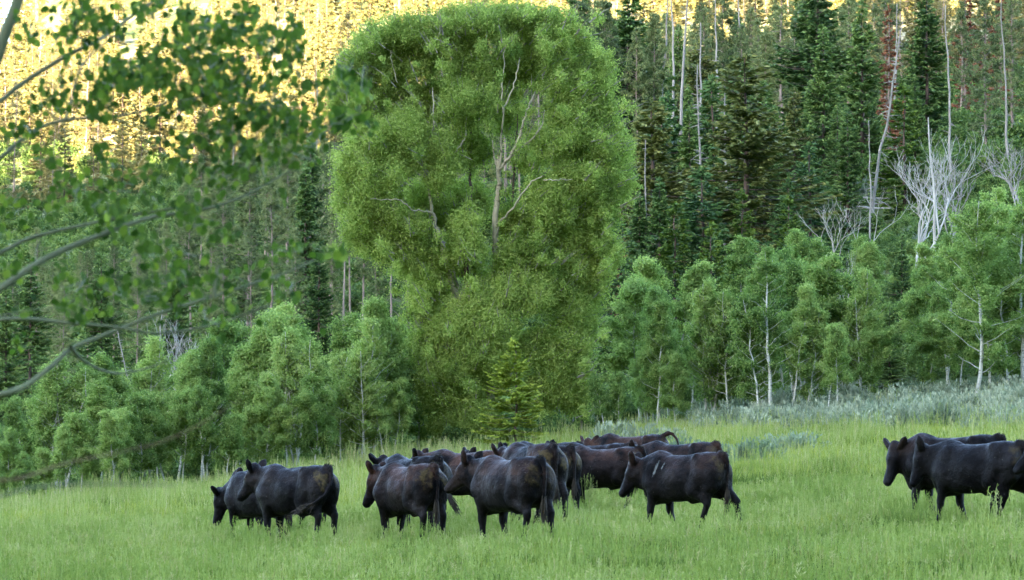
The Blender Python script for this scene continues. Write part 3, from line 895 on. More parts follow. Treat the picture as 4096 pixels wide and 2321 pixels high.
    tt = np.repeat(np.clip(rng.normal(.42, .22, n), 0, 1), k + 1)
    obj('leaves', mesh_np('near_leaves', V, tris=tri.reshape(-1, 3), attrs={'tint': tt}, mats=(M['near_leaf'],), smooth=True), root)['kind'] = 'stuff'
    obj('twigs', tw.mesh('near_twigs', M['near_bark']), root)
M['near_bark'] = bark_mat('near_aspen_bark', (.17, .19, .10), (.08, .09, .05), 6)
M['near_brown'] = bark_mat('near_brown_twig', (.20, .13, .06), (.12, .08, .04), 6)
M['near_leaf'] = leaf_mat('near_aspen_leaf', (.020, .050, .008), (.068, .125, .018), (.21, .29, .035), trans=.45, obj_var=0, patch=.15, patch_scale=2.5)
build_near_aspen()

# ------------------------------------------------------------------ trees of the photograph
# --- front row of aspens along the left edge of the meadow: u, v of the top, depth, prototype
LEFT = [(40, 1700, 150, 'aspen0', .9), (150, 1560, 158, 'aspen1', 1), (265, 1400, 156, 'edge2', 1), (400, 1395, 157, 'aspen2', 1.1),
        (520, 1330, 158, 'edge1', 1), (640, 1400, 155, 'aspen3', 1), (740, 1380, 163, 'aspen0', 1.1), (830, 1330, 155, 'edge0', .95),
        (935, 1260, 165, 'aspen1', 1.1), (1015, 1225, 160, 'clump0', .95), (1110, 1190, 168, 'aspen2', 1.15), (1190, 1290, 155, 'edge2', .95),
        (1290, 1235, 163, 'aspen3', 1.1), (1390, 1260, 156, 'edge1', 1.0), (1495, 1170, 158, 'edge0', 1.1), (1590, 1250, 165, 'aspen0', 1.1),
        (1680, 1330, 160, 'aspen2', 1.1), (330, 1500, 152, 'aspen3', 1), (700, 1540, 152, 'aspen1', 1), (1060, 1480, 153, 'aspen2', 1.1),
        (1260, 1480, 153, 'aspen0', 1.0), (90, 1800, 146, 'aspen2', 1), (560, 1560, 151, 'aspen0', 1), (900, 1530, 151, 'aspen3', 1),
        (450, 1620, 149, 'aspen1', 1), (190, 1690, 149, 'aspen3', 1), (-70, 1690, 152, 'clump1', 1), (-200, 1600, 156, 'clump0', 1), (-330, 1650, 153, 'aspen1', 1.1), (1560, 1500, 156, 'aspen1', 1)]
where = ['bushy green aspen', 'rounded green aspen', 'slender green aspen', 'leafy green aspen']
for i, (u, vt, d, pr, w) in enumerate(LEFT):
    if vt <= 1400:
        lab = '%s in the left grove' % where[i % 4]
    else:
        lab = 'low aspen at the meadow edge of the left grove'
    put(pr, 'aspen_tree', u, vt, d, lab, 'tree', 'aspens of the left grove', wide=w)
# --- right grove
RIGHT = [(2450, 1480, 156, 'aspen1', 1.0), (2560, 1080, 172, 'aspen2', 1.2), (2640, 1180, 160, 'edge0', .85), (2760, 1130, 168, 'aspen3', 1.1),
         (2700, 1400, 158, 'aspen0', 1.0), (2860, 1100, 161, 'edge2', .9), (2960, 1010, 160, 'edge1', 1.05), (3060, 970, 156, 'tallaspen1', 1.15),
         (3180, 970, 167, 'clump1', 1.0), (3290, 1000, 163, 'aspen2', 1.2), (3390, 1060, 162, 'edge1', .95), (3480, 1230, 160, 'aspen0', 1.0),
         (3230, 1120, 157, 'edge0', .9), (3330, 1280, 155, 'aspen1', 1.0), (3560, 1150, 178, 'aspen3', 1.2),
         (3680, 1060, 176, 'aspen0', 1.2), (3790, 900, 170, 'tallaspen0', 1.0), (3905, 760, 157, 'tallaspen0', 1.15), (3990, 730, 166, 'tallaspen1', 1.1),
         (4060, 740, 158, 'tallaspen1', 1.1), (4130, 760, 163, 'tallaspen0', 1.1), (3720, 1250, 165, 'aspen2', 1.1), (3840, 1150, 168, 'aspen3', 1.1),
         (2590, 1390, 168, 'clump0', .8), (2660, 1010, 182, 'aspen1', 1.1), (3130, 1080, 172, 'aspen0', 1.2), (3600, 1010, 190, 'clump0', 1.),
         (3480, 930, 195, 'clump1', 1.), (3260, 900, 192, 'clump2', 1.), (4230, 800, 164, 'clump0', 1.1), (4360, 860, 160, 'clump1', 1.1), (4500, 800, 166, 'clump2', 1.1), (3020, 940, 190, 'aspen3', 1.2), (3740, 960, 188, 'aspen1', 1.2)]
for i, (u, vt, d, pr, w) in enumerate(RIGHT):
    if pr.startswith('tall'):
        lab = {3060: 'tall aspen with three pale stems in the middle of the right grove', 3790: 'aspen left of the tall white trunks at the right edge',
               3905: 'tallest white trunked aspen near the right edge above the sagebrush', 3990: 'white trunked aspen just right of the tallest one',
               4060: 'white trunked aspen third in the row at the right edge', 4130: 'aspen crown cut by the right edge of the photo'}[u]
        gp = 'tall white aspens'
    elif d > 175:
        lab, gp = 'pale green aspen crown rising behind the right grove', 'aspens on the slope behind the right grove'
    else:
        lab = '%s in the right grove' % where[i % 4]
        gp = 'aspens of the right grove'
    put(pr, 'aspen_tree', u, vt, d, lab, 'tree', gp, wide=w)

# --- conifers one can single out on the right slope: proto, u, vtop, depth, wide, label
C1 = [('spruce1', 2520, -90, 300, 1.1, 'tall dark green spruce right beside the top of the cottonwood'),
      ('olive1', 2610, 380, 222, 1.3, 'yellowish green spruce with bare grey top right of the cottonwood crown'),
      ('olive0', 2985, 200, 216, 1.25, 'broad olive green spruce, the bulkiest conifer in the middle of the right slope'),
      ('spruce0', 2860, 560, 222, 1.0, 'dark spruce tucked against the left side of the bulky olive spruce'),
      ('spruce1', 3275, -150, 292, 1.1, 'tall dark spruce with tiered branches right of the bulky olive spruce'),
      ('spruce0', 3395, 425, 238, .95, 'pointed green spruce standing left of the leaning grey snag'),
      ('blue0', 3240, 560, 226, 1.15, 'small blue green spruce between the bulky olive and pointed spruces'),
      ('blue0', 3155, 700, 214, .8, 'small blue green spruce half hidden by the bulky olive spruce'),
      ('spruce0', 3715, -60, 305, 1.05, 'dark spruce behind the rusty tree at upper right'),
      ('young0', 3620, 330, 252, 1.1, 'light green young spruce right of the leaning snag'),
      ('spruce2', 3665, 290, 262, .8, 'small dark spruce behind the light green young one'),
      ('pine2', 3945, -60, 272, .95, 'tall thin green pine at upper right'),
      ('blue0', 2810, 655, 206, 1.15, 'mid green spruce above the right grove, left of the olive spruce'),
      ('young0', 2968, 745, 206, .8, 'thin young pine in front of the bulky olive spruce'),
      ('young0', 2850, 880, 184, .8, 'thin yellow green young pine poking out of the right grove'),
      ('spruce2', 2640, 700, 205, .95, 'dark narrow spruce right of the cottonwood'),
      ('blue0', 2480, 880, 192, 1.25, 'fluffy green spruce touching the right side of the cottonwood'),
      ('young0', 3155, 770, 200, .9, 'small green spruce right of the uprooted stump'),
      ('spruce1', 3610, 930, 182, .75, 'dark spruce inside the gap of the right grove'),
      ('spruce0', 3560, 1200, 172, 1.1, 'dark low spruce shading the gap in the right grove'),
      ('spruce2', 3690, 1230, 178, 1.2, 'dark spruce behind the white aspen trunks'),
      ('spruce2', 2560, 760, 215, 1.0, 'dark spruce between the cottonwood and the narrow one'),
      ('spruce0', 3060, 380, 250, .9, 'spruce partly behind the right side of the bulky olive one'),
      ('pine2', 3400, -40, 330, 1.0, 'pine behind the pointed spruce with rusty patches'),
      ('pine0', 3130, -120, 330, 1.0, 'slim pine above the bulky olive spruce'),
      ('pine0', 2900, -100, 335, 1.1, 'slim pine with sunlit gaps left of the bulky olive top'),
      ('pine2', 3550, -160, 345, 1.0, 'pine behind the rusty tree'),
      ('pine0', 3850, 0, 335, 1.0, 'pine right of the dark upper spruce'),
      ('pine2', 4060, -80, 300, 1.1, 'green pine cut by the upper right corner'),
      ('spruce1', 3500, 420, 275, .8, 'dark spruce behind the leaning snag'),
      ('spruce2', 2760, 420, 245, .9, 'dark spruce behind the white dead stems'),
      ('young0', 2705, 800, 198, 1.0, 'green young spruce above the middle aspens')]
for pr, u, vt, d, w, lab in C1:
    put(pr, 'pine_tree' if pr.startswith('pine') else 'spruce_tree', u, vt, d, lab, 'tree', 'conifers of the right slope', wide=w * 1.15)
rf = random.Random(4)
for k in range(17, 34):
    u = 2440 + (k % 17) * 62 + rf.uniform(-25, 25); d = rf.uniform(205, 238) if k < 17 else rf.uniform(245, 285)
    x = X(u, d); h = rf.uniform(7, 13)
    vt = HORIZON_V - (gz(x, d) + h - CAM_Z) / d * F_PX
    pr = rf.choice(['spruce0', 'spruce2', 'blue0', 'spruce1', 'olive1'])
    put(pr, 'spruce_tree', u, vt, d, 'middling green spruce packed into the dark stand', 'tree', 'spruces packed together right of the cottonwood', wide=rf.uniform(.9, 1.2))
for u, vt, d, w, lab in [(3560, 10, 285, .85, 'dead conifer with rusty orange needles at upper right'), (3870, -130, 340, .9, 'rust red dead conifer at the top edge near the right corner'),
                         (4010, -130, 330, .8, 'rust red dead conifer in the upper right corner'), (2485, 820, 205, .5, 'small reddish dead conifer beside the cottonwood'),
                         (3410, 60, 345, .6, 'brownish half dead conifer above the pointed spruce')]:
    put('rust0', 'dead_conifer', u, vt, d, lab, 'tree', 'rusty dead conifers', wide=w)
for pr, u, vt, d, lean, lab in [('snag1', 2735, -120, 270, 0, 'tallest straight grey dead trunk near the top middle'), ('snag0', 2795, 90, 262, .02, 'grey dead trunk right of the tallest one'),
                          ('snag2', 2820, 260, 236, -.02, 'white forked dead stem left of the bulky olive spruce'), ('snag0', 2590, 560, 215, 0, 'bare grey trunk right of the cottonwood'),
                          ('snag2', 3485, 80, 240, .16, 'long grey snag leaning to the right at upper right'), ('snag0', 3480, 480, 232, 0, 'thin bare trunk beside the leaning snag'),
                          ('snag1', 2660, -60, 300, 0, 'pale bare trunk beside the tall dark spruce'), ('snag1', 3810, 20, 262, -.02, 'thin grey dead trunk right of the dark upper spruce'),
                          ('snag1', 4040, 0, 262, -.03, 'thin bent dead trunk at the right edge'), ('snag0', 2900, 300, 240, .01, 'pale dead stem in front of the bulky olive spruce'),
                          ('snag0', 3590, 15, 290, 0, 'bare spike beside the rusty tree'), ('snag1', 2960, -80, 300, 0.01, 'grey spike above the bulky olive spruce'),
                          ('snag1', 2690, -120, 320, 0.01, 'thin pale trunk left of the tallest dead trunk'), ('snag0', 2870, -30, 320, 0, 'thin pinkish trunk right of the tallest dead trunk')]:
    put(pr, 'dead_tree', u, vt, d, lab, 'tree', 'standing dead trunks', lean=(0, lean))
put('bare0', 'dead_tree', 3685, 470, 190, 'large bare white dead aspen with wide forked limbs at right', 'tree', 'bare dead aspens', wide=1.15)
put('bare1', 'dead_tree', 3330, 735, 196, 'smaller bare grey dead aspen with curved forking limbs', 'tree', 'bare dead aspens', wide=1.0)
put('bare2', 'dead_tree', 3800, 560, 194, 'bare white dead aspen right of the largest one', 'tree', 'bare dead aspens', wide=.8)
put('bare2', 'dead_tree', 4060, 520, 215, 'bare twiggy dead tree at the right edge', 'tree', 'bare dead aspens', wide=1.1)
put('bare1', 'dead_tree', 3380, 1000, 178, 'bare dead aspen sunk among the right grove', 'tree', 'bare dead aspens', wide=.6)
put('bare0', 'dead_tree', 670, 1240, 172, 'bare white dead aspen behind the left grove', 'tree', 'bare dead aspens', wide=1.2)
put('bare1', 'dead_tree', 755, 1330, 170, 'small white dead stem behind the left grove', 'tree', 'bare dead aspens', wide=.4)
put('snag2', 'dead_tree', 600, 1290, 171, 'leaning white dead stem behind the left grove', 'tree', 'standing dead trunks', lean=(0, -.2))

# --- lodgepoles with bare trunks standing just behind the left grove and the cottonwood
TR = [(1318, 560, 252, 'pine0'), (1372, 760, 236, 'pine3'), (1445, 700, 238, 'pine1'), (1560, 720, 245, 'pine3'), (1402, 680, 262, 'pine1'), (1630, 700, 250, 'pine1'),
      (1085, 640, 258, 'pine0'), (985, 600, 268, 'pine1'), (895, 640, 262, 'pine2'), (1140, 560, 275, 'pine1'), (1220, 640, 262, 'spruce2'), (1275, 960, 225, 'spruce0'),
      (1180, 900, 232, 'pine2'), (760, 760, 270, 'pine0'), (660, 880, 262, 'pine2'), (560, 900, 275, 'pine0'), (450, 960, 262, 'pine2'), (350, 1000, 270, 'pine0'),
      (240, 1020, 262, 'pine2'), (140, 900, 275, 'pine2'), (50, 1040, 262, 'pine2'), (-30, 1000, 270, 'pine0'), (1000, 880, 240, 'pine2'), (840, 900, 240, 'pine2'), (400, 1000, 240, 'spruce1'),
      (120, 1020, 235, 'spruce1'), (250, 1080, 225, 'pine2'), (20, 1120, 215, 'spruce0'), (550, 960, 245, 'pine2'), (700, 960, 240, 'spruce0'), (1330, 860, 240, 'pine2'),
      (1500, 800, 250, 'pine2'), (1700, 760, 240, 'pine0'), (1750, 900, 225, 'spruce0'), (1900, 880, 225, 'pine2'), (2380, 900, 215, 'spruce2'), (2300, 800, 230, 'spruce0'), (2200, 900, 225, 'pine2')]
for i, (u, vt, d, pr) in enumerate(TR):
    side = 'behind the left grove' if u < 1250 else 'with bare trunk between the left grove and the cottonwood' if u < 1680 else 'glimpsed through the lower branches of the cottonwood'
    kindn = 'spruce_tree' if pr.startswith('spruce') else 'pine_tree'
    put(pr, kindn, u, vt, d, ('dark green spruce' if kindn[0] == 's' else 'greyish green lodgepole pine with bare trunk'), 'tree', 'conifers ' + side)
# --- further rows filling the shaded hillside
def top_line(u):
    us = [-100, 0, 200, 400, 600, 750, 900, 1100, 1200, 1300, 1400, 1600, 1750, 1900, 2100, 2400, 2600, 2900, 3300, 4200]
    vs = [1060, 1040, 1000, 930, 800, 640, 560, 480, 340, 480, 500, 420, 200, 20, -20, -80, -60, -20, -100, -120]
    return float(np.interp(u, us, vs))
rr = random.Random(11)
cnt = 0
for row, (dlo, dhi, du) in enumerate([(285, 310, 78), (330, 360, 74), (385, 420, 72), (425, 455, 76)]):
    u = -420 + rr.uniform(0, 40)
    while u < 4560:
        d = rr.uniform(dlo, dhi)
        tl = top_line(u)
        if u > 3480 and row < 2 and rr.random() < .75:
            u += du; continue
        if u > 2450 and rr.random() < .28:
            u += du; continue
        if (u > 2450 and row == 0 and rr.random() < .55) or (u > 3420 and rr.random() < .84):
            u += du * rr.uniform(.6, 1.4); continue
        pr = rr.choice(['pine0', 'pine1', 'pine2', 'pine0', 'pine2', 'spruce2', 'pine3', 'spruce0', 'spruce1'])
        h = rr.uniform(13, 19.5)
        x = X(u, d); g = gz(x, d)
        vtop_nat = HORIZON_V - (g + h - CAM_Z) / d * F_PX
        vt = max(vtop_nat, tl + rr.uniform(-20, 200) + (60 if row == 0 else 0))
        hh = P(u, vt, d).z - g
        if hh > 5 and vt < 1300:
            if vtop_nat + 2 > -250 or True:
                vis = HORIZON_V - (g + .3 * hh - CAM_Z) / d * F_PX
                if vis > -40:
                    side = 'far left part' if u < 900 else 'middle part' if u < 2000 else 'right part'
                    put(pr, 'spruce_tree' if pr.startswith('s') else 'pine_tree', u, vt, d, '%s %s in the shaded hillside wood' % ('slender' if hh > 15 else 'shorter', 'dark spruce' if pr[0] == 's' else 'greyish green pine'), 'tree', 'conifers in the shaded wood', wide=rr.uniform(.9, 1.2))
                    cnt += 1
        u += du * rr.uniform(.65, 1.35)
print('hill conifers', cnt)
def hit(u, v):
    d = 165.0
    while d < 420 and P(u, v, d).z > gz(X(u, d), d): d += .5
    return d


# ------------------------------------------------------------------ ground cover nobody could count
def scatter(name, protos, pts, rotz, scl, idx, label=None, cat=None, lean=None):
    """one object that instances the meshes in protos on points"""
    n = len(pts)
    coll = bpy.data.collections.new(name + '_sources')
    for i, pr in enumerate(protos):
        so = bpy.data.objects.new('%s_source_%02d' % (name, i), pr)
        coll.objects.link(so)
    me = bpy.data.meshes.new(name)
    me.vertices.add(n)
    me.vertices.foreach_set('co', np.asarray(pts, np.float32).ravel())
    a = me.attributes.new('rot', 'FLOAT_VECTOR', 'POINT')
    rv = np.zeros((n, 3), np.float32); rv[:, 2] = rotz
    if lean is not None: rv[:, :2] = lean
    a.data.foreach_set('vector', rv.ravel())
    a = me.attributes.new('scl', 'FLOAT_VECTOR', 'POINT')
    sv = np.asarray(scl, np.float32)
    if sv.ndim == 1: sv = np.repeat(sv[:, None], 3, 1)
    a.data.foreach_set('vector', sv.ravel())
    a = me.attributes.new('pick', 'INT', 'POINT'); a.data.foreach_set('value', np.asarray(idx, np.int32))
    o = obj(name, me)
    ng = bpy.data.node_groups.new(name, 'GeometryNodeTree')
    ng.interface.new_socket('Geometry', in_out='INPUT', socket_type='NodeSocketGeometry')
    ng.interface.new_socket('Geometry', in_out='OUTPUT', socket_type='NodeSocketGeometry')
    gi = ng.nodes.new('NodeGroupInput'); go = ng.nodes.new('NodeGroupOutput')
    mp = ng.nodes.new('GeometryNodeMeshToPoints')
    ip = ng.nodes.new('GeometryNodeInstanceOnPoints')
    ci = ng.nodes.new('GeometryNodeCollectionInfo')
    ci.inputs['Collection'].default_value = coll
    ci.inputs['Separate Children'].default_value = True
    ci.inputs['Reset Children'].default_value = True
    def attr(nm, ty):
        na = ng.nodes.new('GeometryNodeInputNamedAttribute'); na.data_type = ty
        na.inputs['Name'].default_value = nm
        return na.outputs['Attribute']
    L = ng.links
    L.new(gi.outputs[0], mp.inputs['Mesh'])
    L.new(mp.outputs[0], ip.inputs['Points'])
    L.new(ci.outputs[0], ip.inputs['Instance'])
    ip.inputs['Pick Instance'].default_value = True
    L.new(attr('pick', 'INT'), ip.inputs['Instance Index'])
    L.new(attr('rot', 'FLOAT_VECTOR'), ip.inputs['Rotation'])
    L.new(attr('scl', 'FLOAT_VECTOR'), ip.inputs['Scale'])
    L.new(ip.outputs[0], go.inputs[0])
    md = o.modifiers.new('scatter', 'NODES'); md.node_group = ng
    tag(o, label, cat, kind='stuff')
    return o

def grass_mat(name, dark, mid, light, straw=.5, trans=.35):
    m, nt, out = new_mat(name)
    L = nt.links
    at = N(nt, 'ShaderNodeAttribute', attribute_name='tint')
    hh = N(nt, 'ShaderNodeAttribute', attribute_name='up')
    geo = N(nt, 'ShaderNodeNewGeometry')
    mp = N(nt, 'ShaderNodeMapping'); mp.inputs['Scale'].default_value = (1.0, .32, 1.0)
    L.new(geo.outputs['Position'], mp.inputs[0])
    n1 = noise(nt, mp.outputs[0], .55, 4.0, .6)
    n2 = noise(nt, mp.outputs[0], .12, 2.0)
    f = math_n(nt, 'MULTIPLY_ADD', n1, 2.6); f.node.inputs[2].default_value = -1.30
    f = math_n(nt, 'ADD', f, at.outputs['Fac'])
    oi = N(nt, 'ShaderNodeObjectInfo')
    g3 = math_n(nt, 'MULTIPLY_ADD', oi.outputs['Random'], .70); g3.node.inputs[2].default_value = -.35
    f = math_n(nt, 'ADD', f, g3)
    g2 = math_n(nt, 'MULTIPLY_ADD', n2, 1.3); g2.node.inputs[2].default_value = -.65
    f = math_n(nt, 'ADD', f, g2)
    # the sward farther up the meadow is younger and yellower
    sx = N(nt, 'ShaderNodeSeparateXYZ'); L.new(geo.outputs['Position'], sx.inputs[0])
    fy = math_n(nt, 'MULTIPLY_ADD', sx.outputs[1], 1 / 50.0, clamp=True); fy.node.inputs[2].default_value = -62 / 50.0
    f = math_n(nt, 'ADD', f, math_n(nt, 'MULTIPLY', fy, .22), clamp=True)
    col = ramp(nt, f, [(0.0, dark), (0.5, mid), (1.0, light)])
    # dry tips
    tip = math_n(nt, 'MULTIPLY', hh.outputs['Fac'], straw)
    col = mix_rgb(nt, tip, col, (.24, .31, .07))
    pb = N(nt, 'ShaderNodeBsdfPrincipled')
    L.new(col, pb.inputs['Base Color']); pb.inputs['Roughness'].default_value = .6
    pb.inputs['Specular IOR Level'].default_value = .12
    tr = N(nt, 'ShaderNodeBsdfTranslucent'); L.new(mix_rgb(nt, 1.0, col, (1.05, 1.1, .55), 'MULTIPLY'), tr.inputs['Color'])
    mx = N(nt, 'ShaderNodeMixShader'); mx.inputs[0].default_value = trans
    L.new(pb.outputs[0], mx.inputs[1]); L.new(tr.outputs[0], mx.inputs[2]); L.new(mx.outputs[0], out.inputs[0])
    return m
M['grass'] = grass_mat('meadow_grass', (.036, .084, .012), (.155, .205, .034), (.34, .37, .085), straw=.26)
M['seed'] = grass_mat('grass_seed_heads', (.13, .20, .05), (.23, .30, .09), (.38, .42, .17), straw=.5)
M['straw'] = grass_mat('dry_grass', (.22, .21, .09), (.36, .33, .17), (.5, .46, .28), straw=.4)

def blade_patch(seed, n, size, hmin, hmax, w, bend, seeds=0, straws=0, seedkind=0):
    """upright blades in a square patch: three-segment tapered ribbons"""
    rng = np.random.default_rng(seed)
    base = np.zeros((n, 3)); base[:, :2] = (rng.random((n, 2)) - .5) * size; base[:, 2] = -.04
    # tufts
    k = max(3, n // 22); tc = (rng.random((k, 2)) - .5) * size
    pick = rng.integers(0, k, n); m = rng.random(n) < .6
    base[m, :2] = tc[pick[m]] + rng.normal(size=(m.sum(), 2)) * .035
    h = rng.uniform(hmin, hmax, n) * rng.uniform(.75, 1.1, n)
    az = rng.random(n) * 6.28
    d = np.stack([np.cos(az), np.sin(az), np.zeros(n)], 1)
    b = rng.gamma(2.0, bend / 2, n)[:, None] * h[:, None]
    sd = np.stack([-np.sin(az), np.cos(az), np.zeros(n)], 1)
    tw = rng.normal(size=n) * .7
    sd = sd * np.cos(tw)[:, None] + d * np.sin(tw)[:, None]
    wv = (w * rng.uniform(.6, 1.4, n))[:, None]
    V, Q, T, U = [], [], [], []
    ts = [0, .4, .75, 1.0]; ws = [1.0, .95, .6, .08]
    tint = np.clip(rng.normal(.48, .32, n), 0, 1)
    for t, wt in zip(ts, ws):
        p = base + d * b * t ** 2.2 + np.array([0, 0, 1.0]) * (h * (t - .12 * t * t * (b[:, 0] / h)))[:, None]
        V.append(np.stack([p - sd * wv * wt * .5, p + sd * wv * wt * .5], 1))
        T.append(np.stack([tint, tint], 1)); U.append(np.full((n, 2), t ** 2))
    V = np.stack(V, 1).reshape(-1, 3); T = np.stack(T, 1).ravel(); U = np.stack(U, 1).ravel()
    i0 = np.arange(n)[:, None] * 8
    q = []
    for s in range(3):
        q.append(np.concatenate([i0 + 2 * s, i0 + 2 * s + 1, i0 + 2 * s + 3, i0 + 2 * s + 2], 1))
    Q = np.stack(q, 1).reshape(-1, 4)
    mi = np.zeros(len(Q), int)
    # flowering stems with loose heads
    vs, qs, tt, uu, mm = [V], [Q], [T], [U], [mi]
    off = len(V)
    for s in range(seeds + straws):
        dry = s >= seeds
        p0 = np.array([(rng.random() - .5) * size, (rng.random() - .5) * size, 0])
        H = hmax * rng.uniform(1.05, 1.8)
        a = rng.random() * 6.28; dd = np.array([math.cos(a), math.sin(a), 0]); bb = rng.uniform(.02, .22) * H
        n2 = 5
        tl = np.linspace(0, 1, n2)[:, None]
        pts = p0 + dd * bb * tl ** 2 + np.array([0, 0, 1.0]) * H * tl
        s2 = np.array([-dd[1], dd[0], 0]) * .5 + dd * rng.normal() * .4
        s2 = s2 / np.linalg.norm(s2) * .0035
        vv = np.stack([pts - s2, pts + s2], 1).reshape(-1, 3)
        ii = np.arange(n2 - 1)[:, None] * 2
        qq = np.concatenate([ii, ii + 1, ii + 3, ii + 2], 1)
        vs.append(vv); qs.append(qq + off); tt.append(np.full(len(vv), .55)); uu.append(np.full(len(vv), .5)); mm.append(np.full(len(qq), 2 if dry else 1)); off += len(vv)
        kh = rng.integers(7, 14)
        f = rng.uniform(.72, 1.0, kh)
        c = p0 + dd * bb * f[:, None] ** 2 + np.array([0, 0, 1.0]) * H * f[:, None]
        sp = rng.normal(size=(kh, 3)) * (.030 if seedkind == 0 else .010) * (1.2 - f[:, None]) * 3
        sp[:, 2] = -abs(sp[:, 2]) * .3
        di = unit(sp + np.array([0, 0, .05]) + dd * .02)
        lv, lq = leaf_quads(c + sp * .6, rng.uniform(.025, .05, kh), .011, rng, di)
        vs.append(lv); qs.append(lq + off); tt.append(np.full(len(lv), rng.uniform(.3, .8))); uu.append(np.full(len(lv), .8)); mm.append(np.full(len(lq), 2 if dry else 1)); off += len(lv)
    return mesh_np('grass_patch', np.concatenate(vs), quads=np.concatenate(qs), attrs={'tint': np.concatenate(tt), 'up': np.concatenate(uu)},
                   mats=(M['grass'], M['seed'], M['straw']), matidx=np.concatenate(mm))

def sector_points(ylo, yhi, smax, spacing, rng, jit=.5):
    out = []
    y = ylo
    while y < yhi:
        w = smax * max(y, 60)
        m = int(2 * w / spacing)
        xs = -w + (np.arange(m) + rng.uniform(-jit, jit, m) + .5) * spacing
        ys = y + rng.uniform(-jit, jit, m) * spacing
        out.append(np.stack([xs, ys], 1))
        y += spacing
    return np.concatenate(out)

def edge_y(s):
    """depth at which the meadow ends, for lateral slope s = x / y"""
    return np.interp(s, [-.16, -.123, -.06, 0, .03, .06, .09, .123, .16], [140, 144, 149, 152, 160, 162, 158, 156, 158])

def build_grass():
    rng = np.random.default_rng(3)
    near = [blade_patch(100 + i, 430, .85, .08, .21, .0105, .45, seeds=s, straws=w_, seedkind=i % 2) for i, (s, w_) in enumerate([(8, 1), (18, 1), (5, 3), (26, 1), (2, 0), (12, 4)])]
    far = [blade_patch(120 + i, 330, 1.25, .22, .42, .016, .35, seeds=s, straws=w_, seedkind=1) for i, (s, w_) in enumerate([(8, 3), (16, 6), (0, 0), (4, 1)])]
    def lay(name, protos, p, lo, hi, label, hvar=1.0):
        x, y = p[:, 0], p[:, 1]
        z = ground(x, y)
        n = len(p)
        # taller and shorter stands
        hn = .92 + .20 * np.sin(x * .9 + 1.7 * np.sin(y * .25)) * np.sin(y * .31 + x * .2) + .10 * np.sin(x * 2.3 + y * 1.1)
        s = rng.uniform(lo, hi, n)
        sc3 = np.stack([s, s, s * hn * hvar * rng.uniform(.65, 1.35, n)], 1)
        tn = np.sin(x * .7 + y * .13) + np.sin(y * .21 - x * .4) + rng.normal(size=n) * .8
        pk = np.clip(((tn + 3) / 6 * len(protos)).astype(int), 0, len(protos) - 1)
        pk = np.where(rng.random(n) < .5, rng.integers(0, len(protos), n), pk)
        scatter(name, protos, np.stack([x, y, z], 1), rng.random(n) * 6.28, sc3, pk, label, 'grass')
    p = sector_points(36, 98, .21, .52, rng)
    lay('grass', near, p, .75, 1.1, 'tall green meadow grass around the cattle')
    p = sector_points(98, 172, .21, .85, rng)
    s = p[:, 0] / p[:, 1]
    keep = p[:, 1] < edge_y(s) + 3
    sg = (s > .02) & (p[:, 1] > sage_front(s) + 2)
    p = p[keep & (~sg | (rng.random(len(p)) < .3))]
    lay('grass', far, p, .85, 1.3, 'yellow green meadow grass beyond the cattle up to the trees')
    # scattered tussocks and brome in flower standing above the sward, thickest near the cattle
    tuft = [blade_patch(150 + i, 70, .38, .26, .40, .012, .5, seeds=sd_, straws=st_, seedkind=0) for i, (sd_, st_) in enumerate([(9, 0), (4, 2), (14, 1), (2, 0)])]
    q = sector_points(48, 100, .19, 1.15, rng, .9)
    cl = np.sin(q[:, 0] * .8 + 2 * np.sin(q[:, 1] * .17)) * np.sin(q[:, 1] * .27 + q[:, 0] * .3)
    q = q[(rng.random(len(q)) < .30 + .45 * (cl > .2))]
    lay('grass', tuft, q, .55, .95, 'loose tussocks and flowering brome standing above the meadow grass')
    # taller seeding grass along the edge of the grove on the left
    n = 420
    s = rng.uniform(-.14, -.005, n); y = edge_y(s) + rng.normal(size=n) * 1.6 - .5
    tall = [blade_patch(140 + i, 90, .9, .22, .44, .018, .3, seeds=10, straws=7, seedkind=1) for i in range(3)]
    lay('grass', tall, np.stack([s * y, y], 1), .9, 1.25, 'taller seeding grass along the foot of the left grove', 1.05)

def sage_front(s):
    return np.interp(s, [.02, .03, .05, .08, .10, .123, .16], [160, 158, 153, 144, 138, 134, 132])

M['sage'] = leaf_mat('sagebrush_leaf', (.08, .115, .075), (.20, .245, .155), (.36, .40, .27), trans=.15, patch=.35, patch_scale=.9, obj_var=.3)
M['green_sage'] = leaf_mat('dark_sagebrush_leaf', (.075, .12, .075), (.17, .23, .145), (.28, .34, .23), trans=.2)

def make_sage(seed, mat='sage', W=.55, H=.7, leaves=1500):
    rng = np.random.default_rng(seed)
    n = 90
    az = rng.random(n) * 6.28; el = np.arccos(rng.uniform(.05, 1, n))
    d = np.stack([np.sin(el) * np.cos(az) * W, np.sin(el) * np.sin(az) * W, np.cos(el) * H], 1) * rng.uniform(.65, 1.1, (n, 1))
    tb = Tubes()
    for k in range(0, n, 4):
        tb.add(np.stack([np.array([0, 0, -.1]), d[k] * .5 + np.array([0, 0, .02]), d[k]]), [.02, .012, .005], 3)
    k = leaves
    ix = rng.integers(0, n, k); t = rng.uniform(.45, 1.12, k)[:, None]
    pos = d[ix] * t + rng.normal(size=(k, 3)) * .045
    pos[:, 2] = np.abs(pos[:, 2])
    di = unit(d[ix] + np.array([0, 0, .5]) + rng.normal(size=(k, 3)) * .25)
    v, q = leaf_quads(pos, rng.uniform(.08, .15, k), .034, rng, di)
    tt = np.repeat(np.clip(.25 + .5 * t[:, 0] * rng.uniform(.6, 1.2, k), 0, 1), 4)
    return [('stems', tb.mesh('sage_stems', M['twig'])), ('foliage', mesh_np('sage_foliage', v, quads=q, attrs={'tint': tt}, mats=(M[mat],)))]

